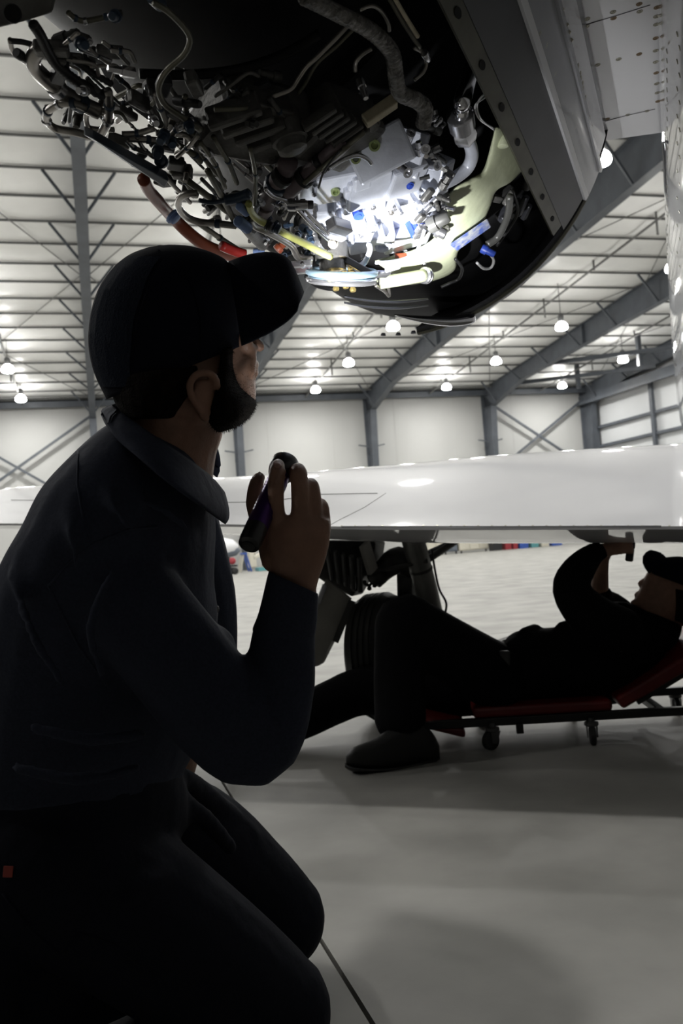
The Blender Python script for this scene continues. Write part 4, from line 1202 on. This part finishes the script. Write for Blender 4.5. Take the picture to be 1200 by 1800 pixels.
# folds: ridges running from the shoulder
for f_ in ([(195, 790, 1.015, 9), (190, 840, 0.985, 12), (200, 890, 0.958, 10), (230, 930, 0.95, 7)], [(250, 880, 0.985, 8), (290, 900, 0.972, 10), (330, 930, 0.985, 8)], [(120, 850, 1.0, 8), (125, 930, 0.95, 10), (135, 1000, 0.945, 8)], [(200, 1000, 0.952, 9), (160, 1100, 0.945, 12), (180, 1190, 0.96, 9)], [(300, 1010, 1.03, 10), (360, 1090, 1.08, 10)], [(20, 1010, 0.99, 9), (60, 1120, 0.94, 12), (110, 1200, 0.95, 9)], [(60, 1280, 0.985, 12), (160, 1300, 0.99, 14), (250, 1290, 1.04, 12)], [(30, 1350, 1.0, 12), (140, 1370, 1.0, 14), (240, 1350, 1.05, 12)]):
    s.chain(f_, 10)
shirt = remesh('shirt', s, 'shirt_navy', man, 0.0065, 6, label='navy long-sleeved work shirt')
sht2 = bvh(shirt)
mb = MB().slab([(473, 1005, 1.055, 558, 1043, 1.055, 0.031), (470, 1012, 1.055, 559, 1050, 1.055, 0.033), (455, 1075, 1.065, 557, 1092, 1.065, 0.037), (444, 1104, 1.07, 553, 1118, 1.07, 0.037), (446, 1112, 1.07, 550, 1122, 1.07, 0.03)], sub=3)
add('cuff', mb, 'shirt_navy', shirt, True)
def on_shirt(pts, r, name='seam'):
    q = []
    for (x0, y0), (x1, y1) in zip(pts, pts[1:]):
        for k in range(6):
            p, n = hit(sht2, x0 + (x1 - x0) * k / 6, y0 + (y1 - y0) * k / 6)
            if p: q.append(p)
    if len(q) > 2: add(name, MB().tube(q, r, 6, 1), 'shirt_navy', shirt, True)
on_shirt([(138, 790), (136, 850), (146, 910), (160, 955)], 0.0016)
on_shirt([(85, 1030), (120, 990), (165, 955), (230, 930), (285, 925)], 0.0018)
on_shirt([(85, 1030), (110, 1080), (140, 1140), (200, 1220)], 0.0018)
add('button', MB().lathe(P(380, 1071, 1.255), RGT - FWD * 0.4, [(0, 0.0055), (0.002, 0.0055), (0.003, 0.004)], 12), 'sole', shirt, True)
# collar
UPC = [(197, 715, 1.105), (206, 722, 1.06), (238, 745, 1.03), (290, 782, 1.01), (335, 812, 1.03), (372, 838, 1.11), (393, 866, 1.165)]
LOC = [(192, 745, 1.095), (202, 765, 1.03), (232, 795, 0.985), (285, 838, 0.952), (335, 875, 0.968), (368, 899, 1.06), (388, 915, 1.15)]
UPF = [(197, 715, 1.105), (215, 706, 1.17), (260, 716, 1.22), (310, 740, 1.25), (352, 770, 1.255), (380, 786, 1.235)]
LOF = [(192, 745, 1.095), (210, 745, 1.2), (260, 760, 1.27), (310, 790, 1.30), (352, 815, 1.29), (376, 838, 1.25)]
for up_, lo_ in ((UPC, LOC), (UPF, LOF)):
    mb = MB()
    n_ = len(up_)
    cols_ = []
    for (x0, y0, d0), (x1, y1, d1) in zip(up_, lo_):
        a_, c_ = P(x0, y0, d0), P(x1, y1, d1)
        out = ((a_ + c_) / 2 - P(300, 800, 1.15)).normalized()
        cols_.append([a_, a_.lerp(c_, 0.35) + out * 0.010, a_.lerp(c_, 0.7) + out * 0.013, c_ + out * 0.006])
    for i in range(n_ - 1):
        for k in range(3):
            mb.add([cols_[i][k], cols_[i + 1][k], cols_[i + 1][k + 1], cols_[i][k + 1]], [(0, 1, 2, 3)])
    o = add('collar', mb, 'shirt_navy', shirt, True)
    w_ = o.modifiers.new('weld', 'WELD'); w_.merge_threshold = 0.0005
    md = o.modifiers.new('sub', 'SUBSURF'); md.levels = md.render_levels = 2; md.boundary_smooth = 'PRESERVE_CORNERS'
    md = o.modifiers.new('solid', 'SOLIDIFY'); md.thickness = 0.004; md.offset = 0
# ---- trousers
t = MB()
t.slab([(-92, 1395, 1.15, 318, 1352, 1.28, 0.172), (-100, 1450, 1.16, 330, 1395, 1.3, 0.18), (-100, 1530, 1.17, 330, 1450, 1.32, 0.185), (-80, 1600, 1.18, 300, 1500, 1.32, 0.18)])
t.chain([(85, 1500, 1.14, 150), (230, 1600, 1.19, 140), (370, 1700, 1.25, 124), (455, 1765, 1.295, 112), (474, 1778, 1.30, 109)], 18)
t.chain([(180, 1440, 1.42, 110), (330, 1480, 1.51, 104), (420, 1548, 1.58, 92), (474, 1604, 1.615, 88), (485, 1614, 1.62, 87)], 18)
t.chain([(40, 1500, 1.15, 140), (-40, 1640, 1.14, 130), (-60, 1760, 1.12, 110)], 16)
t.chain([(100, 1600, 1.2, 120), (60, 1740, 1.2, 100)], 16)
for K, rr in ((KN, 0.085), (KF, 0.082)):
    a_ = V((K.x - 0.02, K.y, rr))
    c_ = V((K.x - 0.40, K.y - 0.25, 0.07))
    t.tube([K, a_.lerp(c_, 0.2), a_.lerp(c_, 0.6), c_], [rr, rr - 0.004, 0.076, 0.062], 14, 4, True)
for f_ in ([(318, 1360, 1.3, 14), (352, 1392, 1.42, 22), (400, 1440, 1.5, 26), (440, 1470, 1.52, 18)], [(300, 1390, 1.25, 14), (360, 1440, 1.33, 18), (405, 1490, 1.40, 14)], [(120, 1640, 1.07, 14), (240, 1560, 1.09, 14), (330, 1530, 1.18, 10)], [(100, 1700, 1.1, 14), (200, 1720, 1.12, 14)]):
    t.chain(f_, 10)
tro = remesh('trousers', t, 'trouser_navy', man, 0.0075, 5, label='navy work trousers')
tt = bvh(tro)
p, n = hit(tt, 15, 1532)
if p:
    u_ = (RGT - n * RGT.dot(n)).normalized()
    w_ = n.cross(u_)
    add('pocket_tag', MB().box(p + n * 0.001, u_ * 0.0062, w_ * 0.0066, n * 0.001), 'tag_red', tro, bevel=0.0008, label='small red pocket tag')
def on_tro(pts, r):
    q = []
    for (x0, y0), (x1, y1) in zip(pts, pts[1:]):
        for k in range(6):
            p, n = hit(tt, x0 + (x1 - x0) * k / 6, y0 + (y1 - y0) * k / 6)
            if p: q.append(p)
    if len(q) > 2: add('seam', MB().tube(q, r, 6, 1), 'trouser_navy', tro, True)
on_tro([(110, 1680), (140, 1640), (200, 1660), (300, 1740)], 0.002)
on_tro([(5, 1570), (60, 1640), (110, 1680)], 0.002)
for K in (KN, KF):
    c_ = V((K.x - 0.44, K.y - 0.275, 0.062))
    d_ = V((-0.84, -0.54, 0)).normalized()
    mb = MB().tube([c_ - d_ * 0.04 + V((0, 0, 0.02)), c_ + d_ * 0.05, c_ + d_ * 0.13 - V((0, 0, 0.015)), c_ + d_ * 0.2 - V((0, 0, 0.025))], [0.05, 0.055, 0.05, 0.035], 14, 4, True)
    sh_ = add('shoe', mb, 'shoe_black', man, True)
    add('sole', MB().beam(c_ + d_ * 0.0 + V((0, 0, 0.05)), c_ + d_ * 0.22 + V((0, 0, 0.005)), 0.085, 0.02), 'sole', sh_, bevel=0.008)

# ---- the purple flashlight in his hand (a thing of its own, and lit)
FH = P(500, 818, 1.105)
TG = P(686, 404, 1.60)
FD = (TG - FH).normalized()
tor = empty('flashlight', FH - FD * 0.15, 'lit purple and black flashlight held in the kneeling hand', 'flashlight')
prof = [(-0.118, 0.0133), (-0.035, 0.0133)]
pr2 = []
for k in range(30):
    a_ = -0.118 + 0.083 * k / 29
    pr2.append((a_, 0.0133 + (0.0005 if k % 2 else -0.0004)))
brl = add('barrel', MB().lathe(FH, FD, pr2 + [(-0.03, 0.0128), (-0.02, 0.0126)], 24), 'torch_purple', tor, 2, label='purple ribbed barrel')
add('tail_cap', MB().lathe(FH, FD, [(-0.15, 0.010), (-0.148, 0.0128), (-0.14, 0.0138), (-0.119, 0.0138), (-0.118, 0.012)], 24), 'torch_black', tor, 2)
add('bezel', MB().lathe(FH, FD, [(-0.022, 0.0128), (-0.018, 0.0165), (-0.008, 0.0188), (0.004, 0.0188), (0.006, 0.0176), (0.002, 0.016), (-0.002, 0.0155)], 28), 'torch_black', tor, 2)
add('lens', MB().lathe(FH, FD, [(-0.004, 0.0154), (0.0, 0.0154)], 24), 'torch_lens', tor, 2)
add('switch_button', MB().lathe(FH - FD * 0.15, -FD, [(0, 0.008), (0.002, 0.008), (0.004, 0.006)], 14), 'sole', tor, 2)
for nm_, w_, sz_, bl_ in (('flashlight_spill', TORCH_W, 66, 0.8), ('flashlight_beam', TORCH_HOT, 30, 1.0)):
    ld = bpy.data.lights.new(nm_, 'SPOT')
    ld.energy = w_
    ld.color = (0.97, 0.98, 1.0)
    ld.spot_size = math.radians(sz_)
    ld.spot_blend = bl_
    ld.shadow_soft_size = 0.012
    lo_ = bpy.data.objects.new(nm_, ld)
    COL.objects.link(lo_)
    lo_.parent = tor
    lo_.location = FH + FD * 0.008 - ORG[tor]
    lo_.rotation_euler = FD.to_track_quat('-Z', 'Y').to_euler()

# ================================================================== THE MAN ON THE CREEPER
m2 = empty('person', P(900, 1255, 3.4) * 1.0, 'person lying on the red creeper under the wing with knee raised and arms up', 'person')
D2 = 3.36
b = MB()
b.slab([(1112, 1060, D2, 1186, 1112, D2, 0.05), (1119, 1044, D2, 1212, 1090, D2, 0.07), (1129, 1022, D2, 1230, 1062, D2, 0.078), (1139, 1003, D2, 1238, 1034, D2, 0.078), (1165, 985, D2, 1232, 1002, D2, 0.05)])
b.chain([(1132, 1024, D2, 8), (1126, 1026, D2, 6)]); b.chain([(1122, 1044, D2, 6), (1120, 1046, D2, 6)]); b.chain([(1116, 1062, D2, 9), (1120, 1066, D2, 9)])
b.slab([(1125, 1072, D2, 1195, 1105, D2, 0.055), (1115, 1085, D2, 1180, 1140, D2, 0.065), (1090, 1090, D2, 1150, 1180, D2, 0.12)])
b.slab([(880, 1142, D2, 880, 1246, D2, 0.15), (970, 1112, D2, 980, 1238, D2, 0.15), (1050, 1095, D2, 1060, 1236, D2, 0.17), (1105, 1085, D2, 1130, 1215, D2, 0.17)])
b.chain([(1085, 1110, 3.2, 32), (1035, 1075, 3.14, 30), (1004, 1036, 3.12, 22), (1022, 998, 3.13, 19), (1048, 972, 3.15, 14), (1070, 966, 3.16, 12), (1086, 963, 3.17, 12)])
for k in range(4):
    b.chain([(1088, 958 + 4 * k, 3.16, 5), (1100, 956 + 4.5 * k, 3.142, 4.6), (1108, 957 + 4.5 * k, 3.15, 4.4), (1110, 959 + 4.5 * k, 3.17, 4)], 8)
b.chain([(1086, 964, 3.18, 6), (1098, 962, 3.195, 5), (1106, 960, 3.19, 4.5)], 8)
b.chain([(1095, 1105, 3.52, 32), (1070, 1075, 3.5, 26), (1054, 1052, 3.46, 18), (1054, 1015, 3.42, 15), (1058, 985, 3.4, 12), (1062, 972, 3.4, 13), (1070, 968, 3.4, 10)])
for k in range(4):
    b.chain([(1066, 972, 3.38 + k * 0.018, 6), (1076, 968, 3.38 + k * 0.018, 5), (1083, 972, 3.38 + k * 0.018, 4.5)], 8)
b.chain([(870, 1195, 3.3, 48), (780, 1140, 3.2, 42), (708, 1094, 3.12, 36), (704, 1180, 3.1, 32), (706, 1270, 3.08, 26), (700, 1310, 3.05, 24), (650, 1335, 3.02, 18)])
b.chain([(870, 1205, 3.46, 48), (760, 1215, 3.5, 42), (640, 1216, 3.52, 34), (550, 1252, 3.45, 30), (440, 1300, 3.36, 25), (410, 1285, 3.34, 22)])
remesh('body', b, 'skin', m2, 0.0065, 3)
s = MB()
s.slab([(880, 1130, D2, 880, 1248, D2, 0.165), (908, 1109, D2, 912, 1246, D2, 0.165), (966, 1103, D2, 975, 1241, D2, 0.17), (1000, 1096, D2, 1015, 1240, D2, 0.18), (1050, 1068, D2, 1065, 1240, D2, 0.2), (1084, 1056, D2, 1105, 1232, D2, 0.2), (1104, 1066, D2, 1150, 1212, D2, 0.18), (1122, 1076, D2, 1180, 1170, D2, 0.13)])
s.chain([(1085, 1110, 3.2, 46), (1038, 1082, 3.14, 42), (1002, 1036, 3.12, 32), (1018, 1000, 3.13, 29), (1042, 974, 3.15, 20), (1054, 970, 3.155, 16)])
s.chain([(1095, 1105, 3.52, 46), (1072, 1075, 3.5, 36), (1056, 1056, 3.46, 24), (1055, 1048, 3.45, 22)])
s.chain([(1094, 1070, 3.3, 14), (1104, 1072, 3.34, 13), (1112, 1074, 3.36, 13)])
s.slab([(1116, 1066, D2, 1200, 1098, D2, 0.075), (1112, 1078, D2, 1196, 1118, D2, 0.085), (1104, 1090, D2, 1180, 1150, D2, 0.12)])
for f_ in ([(920, 1112, 3.3, 9), (940, 1105, 3.36, 10)], [(985, 1102, 3.3, 9), (1002, 1096, 3.36, 9)]):
    s.chain(f_)
sh2 = remesh('shirt', s, 'black_cloth', m2, 0.011, 4, label='black work shirt')
t = MB()
t.slab([(846, 1124, D2, 846, 1250, D2, 0.16), (872, 1130, D2, 872, 1252, D2, 0.165), (892, 1128, D2, 892, 1252, D2, 0.165)])
t.chain([(868, 1188, 3.28, 60), (782, 1138, 3.2, 56), (730, 1103, 3.13, 51), (709, 1092, 3.12, 49), (703, 1130, 3.11, 46), (702, 1200, 3.09, 46), (703, 1255, 3.07, 46), (703, 1262, 3.07, 46)], 16)
t.chain([(868, 1200, 3.46, 55), (760, 1212, 3.5, 50), (640, 1215, 3.52, 42), (590, 1232, 3.5, 40), (540, 1256, 3.45, 39), (450, 1298, 3.36, 34)], 16)
tr2 = remesh('trousers', t, 'black_cloth', m2, 0.011, 4, label='black work trousers')
belt = MB()
belt.rings([[P(884 + dx, 1190 + 64 * math.cos(a_), D2 + 0.172 * math.sin(a_)) for a_ in [2 * math.pi * k / 32 for k in range(32)]] for dx in (-5, 6)], caps=False)
bl = add('belt', belt, 'shoe_black', m2, True, solid=0.006)
add('belt_buckle', MB().box(P(884, 1125, D2 - 0.02), RGT * 0.022 + UPV * 0.008, FWD * 0.025, UPV * 0.004), 'cast_dull', bl, bevel=0.003)
add('belt_pouch', MB().box(P(886, 1160, 3.18), RGT * 0.02, UPV * 0.035, FWD * 0.012), 'gear_dark', bl, bevel=0.006)
# shoes
mb = MB().slab([(608, 1328, 2.98, 608, 1344, 2.98, 0.02), (622, 1313, 2.985, 622, 1350, 2.985, 0.042), (655, 1300, 3.0, 655, 1354, 3.0, 0.05), (690, 1278, 3.02, 690, 1352, 3.02, 0.05), (735, 1266, 3.05, 735, 1344, 3.05, 0.045), (760, 1288, 3.065, 762, 1340, 3.065, 0.038), (772, 1310, 3.07, 773, 1334, 3.07, 0.018)], ex=2.4)
sh_ = add('shoe', mb, 'shoe_black', m2, True)
mb = MB().slab([(606, 1340, 2.98, 606, 1349, 2.98, 0.02), (625, 1348, 2.985, 625, 1357, 2.985, 0.046), (690, 1349, 3.02, 690, 1357, 3.02, 0.05), (767, 1332, 3.08, 768, 1341, 3.08, 0.034)], seg=14)
add('sole', mb, 'sole', sh_, True)
mb = MB().slab([(452, 1278, 3.36, 452, 1330, 3.36, 0.05), (420, 1262, 3.34, 420, 1334, 3.34, 0.05), (405, 1240, 3.33, 408, 1310, 3.33, 0.045), (400, 1230, 3.33, 400, 1262, 3.33, 0.03)])
sh_ = add('shoe', mb, 'shoe_black', m2, True)
add('sole', MB().beam(P(402, 1236, 3.33), P(412, 1332, 3.335), 0.018, 0.09, FWD), 'sole', sh_, bevel=0.005)
# cap and hair
mb = MB().slab([(1139, 1006, D2, 1246, 1046, D2, 0.088), (1146, 990, D2, 1250, 1028, D2, 0.09), (1163, 981, D2, 1248, 1008, D2, 0.078), (1190, 978, D2, 1240, 992, D2, 0.05), (1205, 980, D2, 1228, 985, D2, 0.02)], seg=24)
c2 = add('cap', mb, 'cap_navy', m2, True)
NEAR = [(1141, 1008), (1134, 998), (1130, 988)]
TOPC = [(1172, 984), (1160, 973), (1143, 968)]
mb = MB()
vs = []
for i in range(7):
    n_, t_ = interp_poly(NEAR, i / 6), interp_poly(TOPC, i / 6)
    for k in range(11):
        w_ = math.sin(math.pi * k / 10) ** 0.75
        bul = 5 * (i / 6) ** 2 * math.sin(math.pi * w_)
        vs.append(P(n_[0] + (t_[0] - n_[0]) * w_ - bul, n_[1] + (t_[1] - n_[1]) * w_ - bul * 0.6, D2 - 0.085 + 0.17 * k / 10))
mb.add(vs, [(i * 11 + k, i * 11 + k + 1, (i + 1) * 11 + k + 1, (i + 1) * 11 + k) for i in range(6) for k in range(10)])
add('brim', mb, 'cap_navy', c2, True, solid=0.008)
h = MB().slab([(1160, 1030, D2, 1244, 1046, D2, 0.085), (1172, 1060, D2, 1230, 1080, D2, 0.08), (1180, 1088, D2, 1212, 1102, D2, 0.065)])
add('hair', h, 'hair', m2, True)
# his flashlight (unlit)
a_, c_ = P(1109, 953, 3.165), P(1105, 987, 3.165)
t2 = empty('flashlight', c_, 'small black flashlight held up under the wing by the lying person', 'flashlight')
add('barrel', MB().lathe(c_, a_ - c_, [(0, 0.010), (0.004, 0.0145), (0.045, 0.0145), (0.048, 0.0135)], 16), 'torch_black', t2, 2)
L_ = (a_ - c_).length
add('bezel', MB().lathe(c_, a_ - c_, [(0.046, 0.012), (0.052, 0.0155), (L_, 0.0155), (L_ + 0.002, 0.014)], 16), 'torch_black', t2, 2)
add('lens', MB().lathe(a_, a_ - c_, [(0.001, 0.013), (0.003, 0.012)], 16), 'dark_lens', t2, 2)

# ---- creeper
g0, g1 = atz(868, 1317, 0), atz(1035, 1308, 0)
CX = (g1 - g0); CX.z = 0; CX.normalize()
CY = V((-CX.y, CX.x, 0))
crp = empty('creeper', g0, 'red padded mechanic creeper with black frame and casters under the lying person', 'creeper')
def cp(x, y, z): return V((g0.x, g0.y, 0)) + CX * x + CY * y + V((0, 0, z))
for y in (0.02, 0.40):
    add('side_rail', MB().beam(cp(-0.3, y, 0.098), cp(0.95, y, 0.098), 0.03, 0.03), 'frame_black', crp, bevel=0.003)
for x in (-0.28, 0.0, 0.35, 0.62, 0.94):
    add('cross_bar', MB().beam(cp(x, 0.02, 0.098), cp(x, 0.40, 0.098), 0.03, 0.026), 'frame_black', crp, bevel=0.003)
add('pad', MB().box(cp(0.19, 0.21, 0.133), CX * 0.255, CY * 0.2, V((0, 0, 0.02))), 'pad_red', crp, bevel=0.012, label='red seat pad')
add('pad', MB().box(cp(-0.2, 0.21, 0.09), CX * 0.1 - V((0, 0, 0.03)), CY * 0.2, V((0, 0, 0.018))), 'pad_red', crp, bevel=0.012, label='red tilted leg pad')
hp = (CX * 0.87 + V((0, 0, 0.46))).normalized()
hn = hp.cross(CY).normalized()
if hn.z < 0: hn = -hn
p0 = cp(0.47, 0.21, 0.137)
add('head_pad', MB().box(p0 + hp * 0.25, hp * 0.25, CY * 0.2, hn * 0.025), 'pad_red', crp, bevel=0.012, label='red raised head pad')
for y in (0.05, 0.37):
    add('head_support', MB().beam(p0 + hp * 0.06 + CY * (y - 0.21) - hn * 0.035, p0 + hp * 0.48 + CY * (y - 0.21) - hn * 0.035, 0.022, 0.022), 'frame_black', crp)
    add('head_prop', MB().beam(p0 + hp * 0.30 + CY * (y - 0.21) - hn * 0.04, cp(0.86, y, 0.105), 0.018, 0.018), 'frame_black', crp)
for x in (0.0, 0.36, 0.78):
    for y in (0.0, 0.42):
        sw = 0.6 if x == 0 else 1.5
        d_ = CX * math.cos(sw) + CY * math.sin(sw)
        c_ = cp(x, y, 0.035)
        cs = add('caster', MB().lathe(cp(x, y, 0.066), V((0, 0, 1)), [(0, 0.022), (0.004, 0.026), (0.014, 0.026), (0.018, 0.012), (0.03, 0.01)], 14), 'caster_grey', crp, 2)
        ax = V((-d_.y, d_.x, 0))
        add('caster_wheel', MB().lathe(c_ - ax * 0.012 - d_ * 0.012, ax, [(0, 0.012), (0.001, 0.028), (0.004, 0.035), (0.02, 0.035), (0.023, 0.028), (0.024, 0.012)], 20), 'sole', cs, 2)
        for sd in (-1, 1):
            q = [c_ + ax * 0.016 * sd - d_ * 0.02 - V((0, 0, 0.008)), c_ + ax * 0.016 * sd + d_ * 0.004 - V((0, 0, 0.012)), c_ + ax * 0.016 * sd + d_ * 0.022 + V((0, 0, 0.032)), c_ + ax * 0.016 * sd - d_ * 0.022 + V((0, 0, 0.032))]
            add('caster_fork', MB().rings([q, [p + ax * 0.003 * sd for p in q]]), 'caster_grey', cs)
add('stop_peg', MB().beam(cp(0.1, 0.0, 0.055), cp(0.1, 0.0, 0.09), 0.025, 0.03, CY), 'frame_black', crp)

# ================================================================== THINGS ALONG THE BACK WALL
def cabinet(x0, x1, y, h, m, label, cat='cabinet', n=35.3, doors=2):
    a_, b_ = onN(x0, y, n), onN(x1, y, n)
    w = (b_ - a_).dot(HW)
    o_ = V(((a_.x + b_.x) / 2, (a_.y + b_.y) / 2, 0))
    e = empty(cat.replace(' ', '_'), o_, label, cat)
    add('body', MB().box(o_ + HN * 0.3 + V((0, 0, h / 2 + 0.05)), HW * w / 2, HN * 0.28, V((0, 0, h / 2 - 0.05))), m, e, bevel=0.02)
    for k in range(doors):
        wx = w / doors
        c_ = o_ + HW * (-w / 2 + wx * (k + 0.5)) + V((0, 0, h / 2 + 0.05))
        d_ = add('door', MB().box(c_, HW * (wx / 2 - 0.02), HN * 0.015, V((0, 0, h / 2 - 0.1))), m, e, bevel=0.006)
        add('handle', MB().beam(c_ + HW * wx * 0.3 - HN * 0.03 - V((0, 0, 0.1)), c_ + HW * wx * 0.3 - HN * 0.03 + V((0, 0, 0.1)), 0.03, 0.03, HN), 'chrome', d_)
    for sx in (-1, 1):
        add('foot', MB().beam(o_ + HW * sx * w * 0.42 + HN * 0.1, o_ + HW * sx * w * 0.42 + HN * 0.1 + V((0, 0, 0.1)), 0.06, 0.06, HN), 'frame_black', e)
def bin_(x0, x1, y, h, m, label):
    a_, b_ = onN(x0, y, 34.8), onN(x1, y, 34.8)
    w = (b_ - a_).dot(HW)
    o_ = V(((a_.x + b_.x) / 2, (a_.y + b_.y) / 2, 0))
    e = empty('storage_bin', o_, label, 'bin')
    def quad(s_, z): return [o_ + HW * w / 2 * s_ * i + HN * 0.25 * s_ * k + V((0, 0, z)) for i, k in ((-1, -1), (1, -1), (1, 1), (-1, 1))]
    add('tub', MB().hexa(quad(0.85, 0.0) + quad(1.0, h * 0.85)), m, e, bevel=0.01)
    add('lid', MB().hexa(quad(1.06, h * 0.85) + quad(1.0, h)), m, e, bevel=0.01)
cabinet(752, 781, 975, 1.15, 'bin_cream', 'white low cabinet at the back wall beside the gear strut')
cabinet(783, 805, 975, 1.3, 'cab_blue', 'grey-blue cabinet between white cabinets at the back wall')
cabinet(808, 860, 972, 1.1, 'bin_cream', 'long white workbench cabinet at the back wall under the wing', doors=3)
bin_(862, 880, 968, 0.8, 'bin_black', 'dark bin at the back wall next to the red bins')
bin_(884, 896, 966, 0.7, 'bin_red', 'red bin beside the dark bin at the back wall')
bin_(898, 907, 965, 0.7, 'bin_red', 'red bin beside the blue bin at the back wall')
bin_(909, 926, 964, 0.7, 'bin_blue', 'large blue bin at the back wall beyond the wing')
bin_(929, 944, 962, 0.6, 'bin_teal', 'teal bin right of the large blue bin')
bin_(947, 962, 961, 0.6, 'bin_cream', 'cream bin near the lying person’s raised arm')
bin_(965, 985, 959, 0.55, 'bin_blue', 'small blue bin furthest right at the back wall')
# parked light aircraft behind the wing at left, cart, trestle, pallet
pa = onN(372, 1003, 33.0); pa.z = 0
ac = empty('small_airplane', pa, 'white nose of a parked light aircraft seen under the wing', 'airplane')
nz = pa + V((0, 0, 1.05))
ax_ = (HW * 1.0 + HN * 0.15).normalized()
add('fuselage', MB().lathe(nz - ax_ * 2.0, ax_, [(0, 0.3), (0.6, 0.42), (1.6, 0.45), (2.4, 0.4), (2.9, 0.28), (3.1, 0.1), (3.13, 0.02)], 24), 'paint_white', ac, True)
add('belly_panel', MB().lathe(nz - ax_ * 1.4 - V((0, 0, 0.18)), ax_, [(0, 0.1), (0.4, 0.33), (1.6, 0.34), (2.4, 0.2), (2.6, 0.04)], 20), 'cab_blue', ac, True)
for dx in (-1.2, 0.6):
    add('gear_leg', MB().cyl(nz + ax_ * dx - V((0, 0, 0.9)), nz + ax_ * dx - V((0, 0, 0.3)), 0.05, 8), 'steel_grey', ac)
    add('wheel', MB().lathe(nz + ax_ * dx - V((0, 0, 0.87)) - HN * 0.07, HN, [(0, 0.08), (0.01, 0.16), (0.04, 0.18), (0.1, 0.18), (0.13, 0.16), (0.14, 0.08)], 16), 'tyre', ac, True)
ca = onN(398, 1006, 31.5); ca.z = 0
ct_ = empty('service_cart', ca, 'dark service cart with red tank beneath the parked white nose', 'cart')
add('deck', MB().box(ca + V((0, 0, 0.32)), HW * 0.38, HN * 0.3, V((0, 0, 0.04))), 'bin_black', ct_, bevel=0.01)
add('motor', MB().box(ca + V((0, 0, 0.52)) - HW * 0.08, HW * 0.22, HN * 0.2, V((0, 0, 0.17))), 'gear_dark', ct_, bevel=0.04)
add('tank', MB().cyl(ca + HW * 0.22 - HN * 0.2 + V((0, 0, 0.5)), ca + HW * 0.22 + HN * 0.2 + V((0, 0, 0.5)), 0.13, 16), 'bin_red', ct_, True)
add('push_handle', MB().tube([ca - HW * 0.36 + V((0, 0, 0.35)), ca - HW * 0.5 + V((0, 0, 0.8)), ca - HW * 0.58 + V((0, 0, 0.9))], 0.02, 6, 3), 'steel_grey', ct_)
for sx in (-1, 1):
    for sy in (-1, 1):
        add('wheel', MB().lathe(ca + HW * 0.28 * sx + HN * 0.28 * sy + V((0, 0, 0.13)) - HN * 0.03, HN, [(0, 0.06), (0.01, 0.12), (0.05, 0.13), (0.06, 0.06)], 14), 'tyre', ct_, True)
tr_ = onN(430, 1003, 34.0); tr_.z = 0
tz = empty('trestle', tr_, 'white and blue folding trestle beside the wall column', 'trestle')
for sx in (-1, 1):
    for sy in (-1, 1):
        add('leg', MB().beam(tr_ + HW * 0.22 * sx + HN * 0.3 * sy, tr_ + HW * 0.05 * sx + HN * 0.3 * sy + V((0, 0, 0.7)), 0.06, 0.06), 'bin_cream' if sx < 0 else 'bin_blue', tz)
add('top_bar', MB().beam(tr_ - HN * 0.4 + V((0, 0, 0.73)), tr_ + HN * 0.4 + V((0, 0, 0.73)), 0.16, 0.08), 'bin_blue', tz)
pl = onN(470, 1004, 33.5); pl.z = 0
pz = empty('pallet_load', pl, 'cream wrapped parts heaped on a teal pallet behind the hand', 'pallet')
add('pallet', MB().box(pl + V((0, 0, 0.07)), HW * 0.42, HN * 0.4, V((0, 0, 0.07))), 'bin_teal', pz, bevel=0.01)
rp = random.Random(5)
for k in range(6):
    add('wrapped_part', MB().box(pl + HW * rp.uniform(-0.35, 0.35) + HN * rp.uniform(-0.2, 0.2) + V((0, 0, 0.26 + 0.09 * k)), HW * rp.uniform(0.12, 0.3) + V((0, 0, rp.uniform(-0.1, 0.1))), HN * 0.2, V((0, 0, 0.07))), 'bin_cream', pz, bevel=0.02)
cx_ = onN(470, 985, 35.8); cx_.z = 0
cabinet(440, 452, 1002, 1.2, 'bin_cream', 'tall cream cabinet at the back wall behind the wrapped parts', n=35.4, doors=1)
